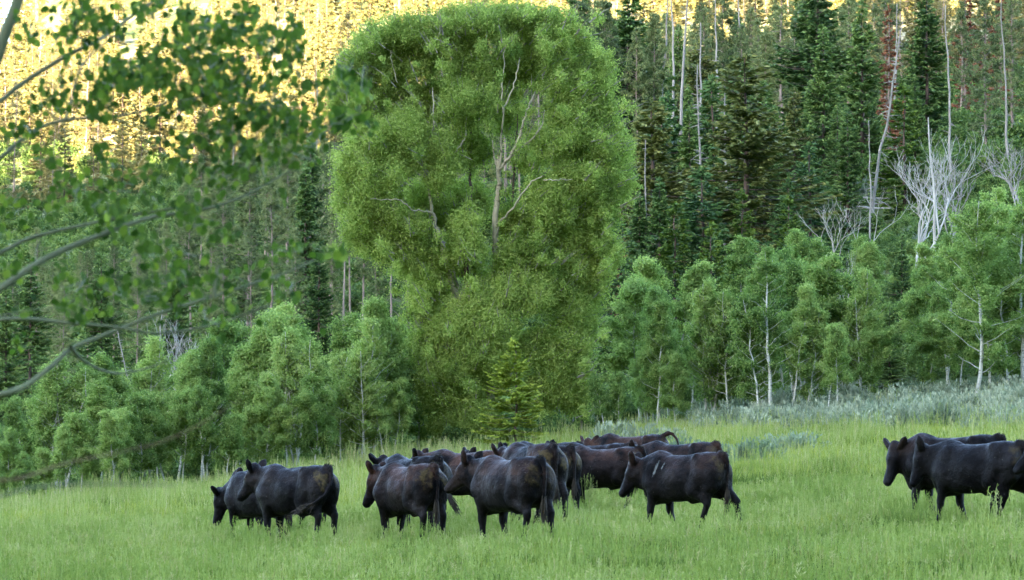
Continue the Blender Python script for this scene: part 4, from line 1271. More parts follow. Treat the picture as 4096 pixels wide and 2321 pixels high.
def build_sage():
    rng = np.random.default_rng(8)
    pr = [make_sage(200 + i, W=w, H=h)[1][1] for i, (w, h) in enumerate([(.55, .6), (.7, .55), (.45, .75)])] + [make_sage(205, 'green_sage', .6, .6)[1][1]]
    p = sector_points(118, 176, .21, .95, rng)
    s = p[:, 0] / p[:, 1]
    fr = sage_front(s)
    k = (s > .045) & (p[:, 1] > fr + rng.normal(size=len(p)) * 2.5) & (p[:, 1] < edge_y(s) + 4) & (rng.random(len(p)) < .80)
    p = p[k]; n = len(p)
    z = ground(p[:, 0], p[:, 1])
    pk = rng.choice(4, n, p=[.36, .3, .22, .12])
    s1 = rng.uniform(.7, 1.75, n)
    scatter('sagebrush', pr, np.stack([p[:, 0], p[:, 1], z], 1), rng.random(n) * 6.28, np.stack([s1, s1, s1 * .85], 1), pk, 'pale grey green sagebrush carpeting the rise below the right grove', 'sagebrush')
    S = Proto(make_sage(210, W=.6, H=.75, leaves=5000), .8)
    S2 = Proto(make_sage(211, 'green_sage', W=.75, H=.7, leaves=5500), .75)
    for P_, u, vb, d, h, lab in [(S, 2435, 1730, 118, .62, 'grey sagebrush standing alone in the grass right of the small spruce'), (S, 2455, 1695, 138, .7, 'grey green sagebrush beside the foot of the grove'),
                           (S, 2575, 1700, 136, .6, 'pale sagebrush next to the small aspen'), (S2, 2730, 1735, 112, .65, 'upright grey green sagebrush alone in the middle of the grass'),
                           (S2, 3005, 1715, 114, .50, 'large green sagebrush bush in front of the sagebrush band'), (S2, 3165, 1700, 120, .5, 'small green sagebrush right of the large bush'),
                           (S, 2690, 1690, 132, .45, 'low pale sagebrush left of the sagebrush band')]:
        x = X(u, d)
        plant(P_, 'sagebrush_bush', (x, d, gz(x, d) + .02), h + .35, rng.random() * 6, lab, 'bush', 'single sagebrush bushes', wide=1.25)
    # undergrowth on the slope
    sh = [make_shrub(82, mat='brush')[1][1], make_shrub(83, mat='brush', H=1.6, W=.8)[1][1], make_shrub(84, H=.7, W=.9, leaves=1300, size=(.12, .09), mat='brush')[1][1], pr[3]]
    P1 = sector_points(158, 260, .21, 1.25, rng)
    s = P1[:, 0] / P1[:, 1]
    P1 = P1[(P1[:, 1] > edge_y(s) + np.where(s < 0, 1, 14)) & (rng.random(len(P1)) < .75)]
    P2 = sector_points(260, 520, .19, 2.4, rng)
    P2 = P2[(rng.random(len(P2)) < .7)]
    h0 = hit(3490, 850)
    def clear(q):
        uu = 2048 + F_PX * q[:, 0] / q[:, 1]
        return q[~((rng.random(len(q)) < .93) & (uu > 3360) & (uu < 3620) & (q[:, 1] > h0 - 22) & (q[:, 1] < h0 + 3))]
    P1, P2 = clear(P1), clear(P2)
    print('log pile depth', h0, hit(3860, 345))
    p = np.concatenate([P1, P2]); n = len(p)
    big = np.concatenate([np.full(len(P1), 1.0), np.full(len(P2), 1.9)])
    z = ground(p[:, 0], p[:, 1]) - .05
    scatter('undergrowth', sh, np.stack([p[:, 0], p[:, 1], z], 1), rng.random(n) * 6.28, rng.uniform(.5, 1.25, n) * big, rng.choice(4, n, p=[.35, .15, .4, .1]), 'green low brush covering the slope under the trees', 'undergrowth')

M['far_pine'] = leaf_mat('sunlit_pine_needle', (.09, .10, .035), (.19, .175, .065), (.31, .26, .11), trans=.12, obj_var=.0, patch=.4, patch_scale=.08)  # sunlight put into the colour: paler, golder needles than the shaded pines
M['far_young'] = leaf_mat('sunlit_leaf', (.15, .15, .05), (.28, .25, .09), (.40, .35, .15), trans=.2, obj_var=.0, patch=.4, patch_scale=.08)  # leaf colour likewise lightened to carry the golden sunlight
def build_far_forest():
    """the sunlit wood on the mountainside: thousands of small trees, one mass"""
    rng = np.random.default_rng(21)
    def merged(parts, name):
        V, Q, T, Mi = [], [], [], []
        off = 0
        mats = []
        for i, (_, me) in enumerate(parts):
            n = len(me.vertices); v = np.zeros(n * 3, np.float32); me.vertices.foreach_get('co', v)
            lp = np.zeros(len(me.loops), np.int32); me.loops.foreach_get('vertex_index', lp)
            V.append(v.reshape(-1, 3)); Q.append(lp.reshape(-1, 4) + off); off += n
            if 'tint' in me.attributes:
                t = np.zeros(n, np.float32); me.attributes['tint'].data.foreach_get('value', t)
            else: t = np.zeros(n, np.float32)
            T.append(t); Mi.append(np.full(len(lp) // 4, i)); mats.append(me.materials[0])
        return mesh_np(name, np.concatenate(V), quads=np.concatenate(Q), attrs={'tint': np.concatenate(T)}, mats=mats, matidx=np.concatenate(Mi))
    pr = [merged(make_spruce(300, H=13, W=2.0, whorl=.6, nb=6, per=13, length=.8, width=.2, mat='far_pine'), 'far_tree'),
          merged(make_pine(301, H=15, W=1.6, n=60, leaves=5200, stubs=2, crown=.12, mat='far_pine'), 'far_tree'),
          merged(make_aspen(302, H=8, leaves=4500, size=(.2, .17), leafmat='far_young'), 'far_tree'),
          merged(make_snag(303, H=11, stubs=12), 'far_tree'),
          merged(make_spruce(304, H=10, W=1.7, whorl=.6, nb=6, per=13, length=.8, width=.2, mat='far_young'), 'far_tree'),
          merged(make_shrub(305, H=2.5, W=2.2, leaves=1500, size=(.3, .22), mat='far_young'), 'far_tree')]
    p = sector_points(428, 1080, .17, 5.6, rng, .8)
    x, y = p[:, 0], p[:, 1]
    dens = .62 + .5 * np.sin(x * .035 + 1.3 * np.sin(y * .012)) * np.sin(y * .02 + x * .01) + rng.normal(size=len(p)) * .25
    k = dens > np.where(x > -10, .30, .44)
    p = p[k]; x, y = p[:, 0], p[:, 1]; n = len(p)
    pk = rng.choice(6, n, p=[.28, .20, .12, .03, .12, .25])
    scatter('distant_woods', pr, np.stack([x, y, ground(x, y)], 1), rng.random(n) * 6.28, rng.uniform(.65, 1.2, n), pk, 'sunlit golden wood covering the far mountainside', 'woods')
    print('far trees', n)

build_grass()
build_sage()
build_far_forest()

# ------------------------------------------------------------------ fallen wood
def log_thing(u0, v0, u1, v1, d, r, lab, name='fallen_log', mat='dead_wood', stubs=5, grp='fallen trunks on the slope'):
    d = hit(.5 * (u0 + u1), .5 * (v0 + v1)) - .3
    a, b = P(u0, v0, d), P(u1, v1, d + .8)
    a.z += .6; b.z += .6
    rng = np.random.default_rng(int(u0 + v0))
    mid = (a + b) / 2
    root = empty(name, (mid.x, mid.y, mid.z))
    tb = Tubes()
    A, B = np.array(a - mid), np.array(b - mid)
    path = wobble_path(A, B, 9, .08, rng)
    tb.add(path, np.linspace(r, r * .5, 9), 6)
    tag(root, lab, 'log', grp)
    obj('trunk', tb.mesh('log_trunk', M[mat]), root)
    tb = Tubes()
    for k in range(stubs):
        c = path[rng.integers(1, 8)]
        e = c + rng.normal(size=3) * .14
        tb.add(np.stack([c, (c + e) / 2, e]), [.03, .02, .006], 3)
    obj('branch_stubs', tb.mesh('log_stubs', M[mat]), root)
for a in [(3375, 825, 3560, 835, 205, .11, 'topmost pale fallen pole in the pile behind the bare dead aspens'), (3395, 850, 3590, 862, 206, .12, 'long pale pole in the middle of the fallen pile'),
          (3430, 868, 3560, 872, 204, .1, 'lowest pale pole of the fallen pile'),
          (3180, 858, 3225, 872, 196, .14, 'short grey fallen trunk between the olive spruce and the dead aspens'), (3820, 330, 3910, 362, 262, .16, 'grey fallen trunk below the dark upper spruce'),
          (345, 1262, 560, 1400, 176, .12, 'white fallen trunk sloping down behind the left grove'), (360, 1250, 420, 1290, 178, .07, 'short white fallen pole high behind the left grove'), (500, 1340, 600, 1395, 175, .1, 'short white fallen trunk behind the left grove')]:
    log_thing(*a)

def build_stump():
    rng = np.random.default_rng(77)
    d = hit(3085, 935); c = P(3085, 925, d)
    root = empty('uprooted_stump', (c.x, c.y, c.z))
    tag(root, 'reddish brown uprooted root plate at the foot of the bulky olive spruce', 'stump')
    tb = Tubes()
    tb.add(wobble_path(np.array([-.2, 0, .3]), np.array([1.2, .6, -.4]), 6, .05, rng), np.linspace(.32, .2, 6), 8)
    obj('trunk', tb.mesh('stump_trunk', M['dead_brown']), root)
    tb = Tubes()
    for k in range(70):
        az = rng.random() * 6.28; L = rng.uniform(.2, .8)
        e = np.array([-.2 + rng.normal() * .25, rng.normal() * .3, .3]) + np.array([math.cos(az) * .75, .2 * rng.normal(), math.sin(az)]) * L
        a = np.array([-.15, 0, .3])
        tb.add(wobble_path(a, e, 5, .15, rng), np.linspace(.09, .012, 5), 4)
    obj('roots', tb.mesh('stump_roots', M['red_bark']), root)
build_stump()

# ------------------------------------------------------------------ cattle
def hide_mat():
    m, nt, out = new_mat('black_hide')
    L = nt.links
    tc = N(nt, 'ShaderNodeTexCoord')
    sx = N(nt, 'ShaderNodeSeparateXYZ'); L.new(tc.outputs['Object'], sx.inputs[0])
    def oattr(nm):
        a = N(nt, 'ShaderNodeAttribute', attribute_name=nm, attribute_type='OBJECT'); return a.outputs['Fac']
    oi = N(nt, 'ShaderNodeObjectInfo')
    off = N(nt, 'ShaderNodeVectorMath', operation='ADD'); L.new(tc.outputs['Object'], off.inputs[0])
    cmb = N(nt, 'ShaderNodeCombineXYZ')
    for i in range(3): L.new(math_n(nt, 'MULTIPLY', oi.outputs['Random'], 37.0 + i * 11), cmb.inputs[i])
    L.new(cmb.outputs[0], off.inputs[1])
    V = off.outputs[0]
    n_big = noise(nt, V, 2.2, 4.0, .6)
    n_mid = noise(nt, V, 7.0, 5.0, .7)
    mp = N(nt, 'ShaderNodeMapping'); mp.inputs['Scale'].default_value = (38, 38, 9)
    L.new(V, mp.inputs[0])
    n_hair = noise(nt, mp.outputs[0], 1.6, 4.0, .75)
    mp2 = N(nt, 'ShaderNodeMapping'); mp2.inputs['Scale'].default_value = (90, 90, 26)
    L.new(V, mp2.inputs[0]); n_fine = noise(nt, mp2.outputs[0], 1.0, 2.0, .7)
    black = mix_rgb(nt, n_hair, (.0020, .0022, .0026), (.0070, .0072, .0078))
    # sun-bleached reddish brown along the back and flank
    back = ramp(nt, sx.outputs[2], [(.0, .0), (.75, .12), (1.0, .5), (1.2, 1.0)])
    rf = math_n(nt, 'MULTIPLY', math_n(nt, 'MULTIPLY', oattr('rust'), ramp(nt, n_big, [(.38, 0.), (.62, 1.)])), back)
    col = mix_rgb(nt, rf, black, mix_rgb(nt, n_hair, (.026, .011, .006), (.085, .036, .018)))
    col = mix_rgb(nt, math_n(nt, 'MULTIPLY', ramp(nt, n_mid, [(.45, 0.), (.8, 1.)]), .35), col, (.013, .010, .008))
    # dried dung on the hindquarters, both sides of the tail
    def blob(cx, cy, cz, rx, ry, rz, absy=True):
        ya = math_n(nt, 'ABSOLUTE', sx.outputs[1]) if absy else sx.outputs[1]
        tot = None
        for s, c, r in ((sx.outputs[0], cx, rx), (ya, cy, ry), (sx.outputs[2], cz, rz)):
            d = math_n(nt, 'MULTIPLY', math_n(nt, 'SUBTRACT', s, c), 1 / r)
            d = math_n(nt, 'MULTIPLY', d, d)
            tot = d if tot is None else math_n(nt, 'ADD', tot, d)
        return math_n(nt, 'SUBTRACT', 1.0, tot)
    g = math_n(nt, 'ADD', blob(-.68, .13, .98, .20, .15, .24), math_n(nt, 'MULTIPLY_ADD', n_mid, 2.4))
    g.node.inputs[1].links[0].from_node.inputs[2].default_value = -1.35
    df = math_n(nt, 'MULTIPLY', ramp(nt, g, [(.15, 0.), (.6, 1.)]), oattr('dung'))
    df = math_n(nt, 'MULTIPLY', df, ramp(nt, n_fine, [(.3, .35), (.6, 1.)]))
    col = mix_rgb(nt, df, col, mix_rgb(nt, n_mid, (.055, .038, .014), (.12, .088, .030)))
    # freeze-brand marks on the left shoulder
    bm = None
    for cx, cz, rx, rz in ((.40, 1.0, .030, .15), (.27, 1.03, .020, .07)):
        xs = math_n(nt, 'ADD', sx.outputs[0], math_n(nt, 'MULTIPLY', math_n(nt, 'SUBTRACT', sx.outputs[2], cz), .35))
        dx = math_n(nt, 'MULTIPLY', math_n(nt, 'SUBTRACT', xs, cx), 1 / rx); dz = math_n(nt, 'MULTIPLY', math_n(nt, 'SUBTRACT', sx.outputs[2], cz), 1 / rz)
        e = math_n(nt, 'SUBTRACT', 1.0, math_n(nt, 'ADD', math_n(nt, 'MULTIPLY', dx, dx), math_n(nt, 'MULTIPLY', dz, dz)))
        e = math_n(nt, 'ADD', e, math_n(nt, 'MULTIPLY_ADD', n_fine, 3.4)); e.node.inputs[1].links[0].from_node.inputs[2].default_value = -2.0
        bm = e if bm is None else math_n(nt, 'MAXIMUM', bm, e)
    side = math_n(nt, 'GREATER_THAN', sx.outputs[1], 0.0)
    bf = math_n(nt, 'MULTIPLY', math_n(nt, 'MULTIPLY', ramp(nt, bm, [(.05, 0.), (.4, 1.)]), side), oattr('brand'))
    col = mix_rgb(nt, bf, col, (.11, .12, .115))
    # flies and flecks of chaff
    sp = N(nt, 'ShaderNodeTexVoronoi'); sp.inputs['Scale'].default_value = 13.0; L.new(V, sp.inputs['Vector'])
    fl = ramp(nt, sp.outputs['Distance'], [(.0, 1.), (.055, 1.), (.08, 0.), (1., 0.)])
    col = mix_rgb(nt, math_n(nt, 'MULTIPLY', fl, .45), col, (.22, .20, .15))
    pb = N(nt, 'ShaderNodeBsdfPrincipled')
    L.new(col, pb.inputs['Base Color'])
    L.new(ramp(nt, n_mid, [(.3, .34), (.7, .75)]), pb.inputs['Roughness'])
    L.new(ramp(nt, n_big, [(.35, .02), (.65, .17)]), pb.inputs['Specular IOR Level'])
    b1 = N(nt, 'ShaderNodeBump'); b1.inputs['Strength'].default_value = .55; b1.inputs['Distance'].default_value = .012
    L.new(n_hair, b1.inputs['Height'])
    b2 = N(nt, 'ShaderNodeBump'); b2.inputs['Strength'].default_value = .7; b2.inputs['Distance'].default_value = .075
    L.new(n_mid, b2.inputs['Height']); L.new(b1.outputs[0], b2.inputs['Normal'])
    L.new(b2.outputs[0], pb.inputs['Normal'])
    L.new(pb.outputs[0], out.inputs[0])
    return m

def plain(name, col, rough=.5, spec=.5):
    m, nt, out = new_mat(name)
    pb = N(nt, 'ShaderNodeBsdfPrincipled')
    pb.inputs['Base Color'].default_value = (*col, 1); pb.inputs['Roughness'].default_value = rough; pb.inputs['Specular IOR Level'].default_value = spec
    nt.links.new(pb.outputs[0], out.inputs[0]); return m
M['hide'] = hide_mat()
M['eye'] = plain('wet_black_eye', (.004, .004, .005), .06, .9)
M['tag_white'] = plain('white_tag', (.75, .80, .82), .4)
M['tail_hair'] = bark_mat('tail_hair', (.016, .016, .018), (.055, .045, .030), 9)
M['burr'] = bark_mat('burrs', (.30, .20, .10), (.20, .12, .06), 9)

def surface_nets(f, o, h):
    s = f < 0
    nx, ny, nz = f.shape
    acc = np.zeros((nx - 1, ny - 1, nz - 1, 3), np.float32); cnt = np.zeros((nx - 1, ny - 1, nz - 1), np.float32)
    cor = [(i, j, k) for i in (0, 1) for j in (0, 1) for k in (0, 1)]
    def sub(a, c):
        return a[c[0]:nx - 1 + c[0], c[1]:ny - 1 + c[1], c[2]:nz - 1 + c[2]]
    for a in range(8):
        for b in range(a + 1, 8):
            A, B = cor[a], cor[b]
            if sum(abs(A[i] - B[i]) for i in range(3)) != 1: continue
            fa, fb = sub(f, A), sub(f, B)
            m = (fa < 0) != (fb < 0)
            t = np.where(m, fa / np.where(np.abs(fa - fb) < 1e-9, 1, fa - fb), 0)
            for i in range(3):
                acc[..., i] += np.where(m, A[i] + (B[i] - A[i]) * t, 0)
            cnt += m
    act = cnt > 0
    idx = np.full(act.shape, -1, np.int64); idx[act] = np.arange(act.sum())
    pos = acc[act] / cnt[act][:, None]
    gi = np.argwhere(act)
    V = (gi + pos) * h + o
    quads = []
    for ax in range(3):
        a = [slice(None)] * 3; b = [slice(None)] * 3
        a[ax] = slice(0, -1); b[ax] = slice(1, None)
        sa, sb = s[tuple(a)], s[tuple(b)]
        m = sa != sb
        e = np.argwhere(m)
        o1, o2 = (ax + 1) % 3, (ax + 2) % 3
        ok = (e[:, o1] > 0) & (e[:, o2] > 0) & (e[:, o1] < f.shape[o1] - 1) & (e[:, o2] < f.shape[o2] - 1)
        e = e[ok]
        flip = sa[tuple(e.T)]
        d1 = np.zeros(3, int); d1[o1] = 1; d2 = np.zeros(3, int); d2[o2] = 1
        c = [idx[tuple((e - d1 - d2).T)], idx[tuple((e - d2).T)], idx[tuple(e.T)], idx[tuple((e - d1).T)]]
        q = np.stack(c, 1)
        q[~flip] = q[~flip][:, ::-1]
        quads.append(q)
    Q = np.concatenate(quads)
    return V, Q[(Q >= 0).all(1)]

class Field:
    def __init__(self, lo, hi, h):
        self.h = h; self.lo = np.array(lo, float)
        n = np.ceil((np.array(hi) - self.lo) / h).astype(int) + 1
        self.ax = [self.lo[i] + np.arange(n[i]) * h for i in range(3)]
        self.f = np.full(n, 1.0, np.float32)
    def box(self, lo, hi):
        sl = []
        for i in range(3):
            a = max(0, int((lo[i] - self.lo[i]) / self.h)); b = min(len(self.ax[i]), int((hi[i] - self.lo[i]) / self.h) + 2)
            sl.append(slice(a, max(a + 1, b)))
        X, Y, Z = np.meshgrid(*[self.ax[i][sl[i]] for i in range(3)], indexing='ij', sparse=True)
        return tuple(sl), X, Y, Z
    def blend(self, sl, d, k):
        a = self.f[sl]
        h = np.clip(.5 + .5 * (a - d) / k, 0, 1)
        self.f[sl] = a * (1 - h) + d * h - k * h * (1 - h)
    def capsule(self, a, b, ra, rb, k=.04, lat=None, sq=1.0):
        """tapered capsule; sq > 1 flattens it along the lateral axis lat"""
        a, b = np.array(a, float), np.array(b, float)
        R_ = max(ra, rb) + k * 1.5
        sl, X_, Y_, Z_ = self.box(np.minimum(a, b) - R_, np.maximum(a, b) + R_)
        px, py, pz = X_ - a[0], Y_ - a[1], Z_ - a[2]
        ba = b - a
        if lat is not None:
            lat = np.array(lat, float); lat /= np.linalg.norm(lat)
            dt = (px * lat[0] + py * lat[1] + pz * lat[2]) * (sq - 1)
            px, py, pz = px + dt * lat[0], py + dt * lat[1], pz + dt * lat[2]
            ba = ba + (sq - 1) * ba.dot(lat) * lat
        bb = ba.dot(ba) + 1e-9
        t = np.clip((px * ba[0] + py * ba[1] + pz * ba[2]) / bb, 0, 1)
        d = np.sqrt((px - ba[0] * t) ** 2 + (py - ba[1] * t) ** 2 + (pz - ba[2] * t) ** 2) - (ra + (rb - ra) * t)
        if lat is not None: d = d / sq ** .5
        self.blend(sl, d.astype(np.float32), k)
    def carve(self, c, r, k=.03):
        c = np.array(c, float)
        sl, X_, Y_, Z_ = self.box(c - r - k * 2, c + r + k * 2)
        d = r - np.sqrt((X_ - c[0]) ** 2 + (Y_ - c[1]) ** 2 + (Z_ - c[2]) ** 2)
        a = self.f[sl]; h = np.clip(.5 - .5 * (a - d) / k, 0, 1)
        self.f[sl] = a * (1 - h) + d * h + k * h * (1 - h)

HS = 1.16
TRX = np.array([-.80, -.775, -.70, -.58, -.42, -.25, -.05, .15, .33, .48, .60, .70, .77, .81])
TRT = np.array([1.06, 1.14, 1.215, 1.25, 1.255, 1.225, 1.205, 1.20, 1.21, 1.225, 1.205, 1.14, 1.04, .95])
TRB = np.array([.94, .80, .68, .59, .54, .50, .50, .485, .49, .50, .52, .57, .65, .76])
TRW = np.array([.07, .16, .205, .235, .255, .27, .29, .295, .28, .255, .23, .195, .145, .08])

def rot_dir(yaw, pitch):
    return np.array([math.cos(yaw) * math.cos(pitch), math.sin(yaw) * math.cos(pitch), math.sin(pitch)])

def make_cow(pose, h=.018, seed=0):
    """body mesh in cow space: +x forward, z up, hooves at z = 0"""
    g = dict(poll=(1.10, 0, 1.28), face=(0, -55), legs=((0, 0), (0, 0), (0, 0), (0, 0)), tail='hang', fat=1.0, ear=(20, 10))
    g.update(pose)
    poll = np.array(g['poll'], float)
    F = Field((-1.15, -.62, -.02), (max(1.15, poll[0] + .62), .62, max(1.42, poll[2] + .3)), h)
    g['fat'] *= .92 + .16 * ((seed * 37) % 10) / 10
    if poll[1] > .1 or poll[1] < -.1 or g['face'][0]:
        F = Field((-1.15, -.75, -.02), (max(1.15, poll[0] + .62), .75, max(1.42, poll[2] + .3)), h)
    # trunk: superelliptical sections
    xs = F.ax[0][:, None, None]; Y = F.ax[1][None, :, None]; Z = F.ax[2][None, None, :]
    top = np.interp(xs, TRX, TRT); bot = np.interp(xs, TRX, TRB); wd = np.interp(xs, TRX, TRW) * g['fat']
    zc = (top * .52 + bot * .48); hh = np.maximum(np.where(Z > zc, top - zc, zc - bot), .01)
    e = 2.35
    # hollow flank before the hips, spread belly
    zz = (Z - zc) / hh
    wl = wd * (1 + .05 * np.clip(-zz, 0, 1)) * (1 - .10 * np.clip(zz, 0, 1) ** 2)
    r = (np.abs(Y / wl) ** e + np.abs(zz) ** e) ** (1 / e)
    d = (r - 1) * np.minimum(wl, hh) * .95
    out = np.maximum(TRX[0] - xs, xs - TRX[-1])
    d = np.where(out > 0, np.sqrt(np.maximum(d, 0) ** 2 + out ** 2), d)
    F.f = d.astype(np.float32)
    for s in (1, -1):
        # shoulder blade, upper arm, chest
        F.capsule((.44, s * .11, 1.08), (.56, s * .175, .84), .10, .125, .12)
        F.capsule((.60, s * .16, .80), (.46, s * .19, .70), .115, .10, .07)
        # hip bone, rump, thigh
        F.capsule((-.36, s * .19, 1.17), (-.42, s * .17, 1.10), .05, .07, .11)
        F.capsule((-.50, s * .12, 1.10), (-.64, s * .135, .92), .12, .155, .07)
        F.capsule((-.66, s * .13, .98), (-.66, s * .14, .76), .13, .12, .06)
        F.capsule((-.73, s * .06, 1.06), (-.75, s * .09, .90), .06, .075, .05)
        F.capsule((-.42, s * .17, 1.00), (-.36, s * .195, .76), .13, .115, .07)
        # ribs bulge
        F.capsule((.05, s * .17, .86), (-.12, s * .17, .84), .16, .16, .10)
    F.capsule((.70, 0, .74), (.64, 0, .55), .13, .11, .07)      # brisket
    F.capsule((.60, 0, .52), (.40, 0, .51), .07, .05, .06)
    F.capsule((-.14, 0, .50), (-.30, 0, .55), .045, .06, .06)   # navel and udder fold
    F.capsule((-.45, 0, .66), (-.52, 0, .70), .07, .06, .06)
    # neck
    nb = np.array([.50, 0, .98]); nd = unit(poll - nb)
    th = poll - unit(poll - nb) * .02
    side = unit(np.cross(nd, np.array([0, 0, 1.0])))
    fdir = rot_dir(R(g['face'][0]), R(g['face'][1]))
    F.capsule(nb + np.array([.02, 0, .06]), th - np.array([0, 0, .085]), .235, .115, .06, side, 1.35)
    F.capsule(np.array([.60, 0, .84]), th - np.array([0, 0, .13]) + fdir * .05, .20, .10, .05, side, 1.5)
    F.capsule(np.array([.36, 0, 1.15]), th - np.array([0, 0, .04]), .075, .055, .05)
    F.capsule(np.array([.76, 0, .74]), th - np.array([0, 0, .20]) + fdir * .10, .07, .045, .05, side, 1.8)   # dewlap
    # head
    fl = unit(np.cross(np.array([0, 0, 1.0]), fdir)) if abs(fdir[2]) < .98 else np.array([0, 1.0, 0])
    fu = np.cross(fdir, fl)
    def H(a, b, c):    # along the face, to the left, up out of the forehead
        return poll + (fdir * a + fl * b + fu * c) * HS
    F.capsule(H(-.01, 0, -.02), H(.14, 0, -.055), .090 * HS, .098 * HS, .04, fl, .95)
    F.capsule(H(.10, 0, -.06), H(.36, 0, -.075), .098 * HS, .060 * HS, .04, fl, 1.1)
    F.capsule(H(.36, .0, -.085), H(.43, 0, -.085), .064 * HS, .058 * HS, .03, fl, .92)      # muzzle
    F.capsule(H(.06, 0, -.155), H(.38, 0, -.125), .060 * HS, .034 * HS, .04, fl, .95)     # jaw
    F.capsule(H(.02, 0, -.17), H(.10, 0, -.165), .062 * HS, .07 * HS, .05, fl, .85)
    F.capsule(H(-.035, 0, .035), H(.02, 0, .03), .045 * HS, .045 * HS, .04)               # poll knob
    for s in (1, -1):
        F.capsule(H(.105, s * .075, -.015), H(.15, s * .07, -.02), .030 * HS, .026 * HS, .025)  # brow
        F.capsule(H(.12, s * .055, -.12), H(.06, s * .06, -.13), .05 * HS, .055 * HS, .03)  # cheek
        F.capsule(H(.39, s * .026, -.075), H(.435, s * .030, -.080), .040 * HS, .036 * HS, .02)
        F.carve(H(.475, s * .030, -.062), .012, .012)
        # ear
        ea = g['ear'][0] if s > 0 else g['ear'][1]
        er = H(.015, s * .085, -.02)
        ed = unit(fl * s * math.cos(R(ea)) * .8 + fu * math.sin(R(ea)) * .75 - fdir * (.55 + .3 * math.sin(R(ea))))
        en = unit(np.cross(ed, fu)) if abs(ed.dot(fu)) < .9 else fdir
        en = unit(fdir * .45 + fl * s * .8)
        en = unit(en - ed * en.dot(ed))
        F.capsule(er, er + ed * .065, .030 * HS, .036 * HS, .02, en, 1.5)
        F.capsule(er + ed * .065, er + ed * .165, .060 * HS, .054 * HS, .02, en, 1.7)
        F.capsule(er + ed * .16, er + ed * .235, .050 * HS, .018 * HS, .02, en, 1.8)
    # legs: (dx of foot, lift) for front-left, front-right, hind-left, hind-right
    for i, (s, front) in enumerate(((1, True), (-1, True), (1, False), (-1, False))):
        dx, lift = g['legs'][i]
        if front:
            el = (.49 + dx * .15, s * .175, .66); kn = (.52 + dx * .55, s * .150, .38 + lift * .5)
            fe = (.49 + dx * .95 - lift * .6, s * .145, .125 + lift); ho = (.52 + dx * 1.0 - lift * .7, s * .145, .035 + lift)
            F.capsule((.50, s * .18, .78), el, .15, .105, .05)
            F.capsule(el, kn, .105, .055, .035)
            F.capsule((kn[0], kn[1], kn[2] + .03), (kn[0], kn[1], kn[2] - .03), .060, .056, .02)
            F.capsule(kn, fe, .050, .040, .025)
            F.capsule(fe, ho, .050, .048, .02); F.capsule(ho, (ho[0] + .05, ho[1], ho[2] - .01), .052, .042, .015)
        else:
            st = (-.38 + dx * .25, s * .19, .68); hk = (-.70 + dx * .62, s * .155, .46 + lift * .5)
            fe = (-.655 + dx * 1.0 - lift * .3, s * .150, .135 + lift); ho = (-.62 + dx * 1.02 - lift * .4, s * .15, .035 + lift)
            F.capsule((-.46 + dx * .1, s * .16, .88), st, .175, .13, .05)
            F.capsule((-.62 + dx * .1, s * .135, .82), (-.61 + dx * .35, s * .15, .60), .145, .09, .05)
            F.capsule(st, (hk[0] + .03, hk[1], hk[2] + .04), .125, .058, .035)
            F.capsule((-.66 + dx * .3, s * .14, .66), (hk[0] - .02, hk[1], hk[2] + .05), .065, .038, .03)
            F.capsule((hk[0] - .025, hk[1], hk[2] + .035), hk, .042, .054, .02)
            F.capsule(hk, fe, .052, .042, .025)
            F.capsule(fe, ho, .050, .048, .02); F.capsule(ho, (ho[0] + .05, ho[1], ho[2] - .01), .052, .042, .015)
    # tail
    tails = {'hang': [(-.70, 0, 1.225), (-.79, 0, 1.20), (-.845, 0, 1.10), (-.855, 0, .95), (-.85, .01, .75), (-.845, .02, .60)],
             'left': [(-.70, 0, 1.225), (-.79, 0, 1.20), (-.84, .01, 1.10), (-.86, .06, .95), (-.84, .16, .80), (-.74, .29, .68), (-.62, .36, .62)],
             'raised': [(-.70, 0, 1.225), (-.80, 0, 1.27), (-.90, 0, 1.26), (-1.0, 0, 1.16), (-1.05, 0, 1.0), (-1.06, .02, .8)],
             'swing': [(-.70, 0, 1.225), (-.79, 0, 1.20), (-.85, 0, 1.08), (-.865, -.01, .92), (-.88, -.03, .76), (-.93, -.08, .62)]}
    tl = np.array(tails[g['tail']], float)
    for i in range(len(tl) - 1):
        ra = [.050, .042, .032, .026, .024, .022, .02][i]; rb = [.042, .032, .026, .024, .022, .02, .018][i]
        F.capsule(tl[i], tl[i + 1], ra, rb, .012 if i > 1 else .04)
    V, Q = surface_nets(F.f, F.lo, h)
    # one light smoothing pass
    V = V.astype(np.float64)
    acc = np.zeros_like(V); c = np.zeros(len(V))
    for a, b in ((0, 1), (1, 2), (2, 3), (3, 0)):
        np.add.at(acc, Q[:, a], V[Q[:, b]]); np.add.at(c, Q[:, a], 1)
        np.add.at(acc, Q[:, b], V[Q[:, a]]); np.add.at(c, Q[:, b], 1)
    V = V * .5 + acc / np.maximum(c, 1)[:, None] * .5
    body = mesh_np('cow_body', V, quads=Q, smooth=True, mats=(M['hide'],))
    # eyes
    eyes = []
    for s in (1, -1):
        c0 = H(.128, s * .086, -.045)
        u_, v_ = np.meshgrid(np.linspace(0, 2 * np.pi, 13)[:-1], np.linspace(0, np.pi, 8))
        sp = np.stack([np.cos(u_) * np.sin(v_), np.sin(u_) * np.sin(v_), np.cos(v_)], -1).reshape(-1, 3) * .019 + c0
        ii = np.arange(7)[:, None] * 12 + np.arange(12)[None]; jj = np.arange(7)[:, None] * 12 + (np.arange(12)[None] + 1) % 12
        eyes.append(mesh_np('cow_eye', sp, quads=np.stack([ii, ii + 12, jj + 12, jj], -1).reshape(-1, 4), smooth=True, mats=(M['eye'],)))
    # hair of the tail switch
    rng = np.random.default_rng(500 + seed)
    tb = Tubes()
    end = tl[-1]; dr = unit(tl[-1] - tl[-2])
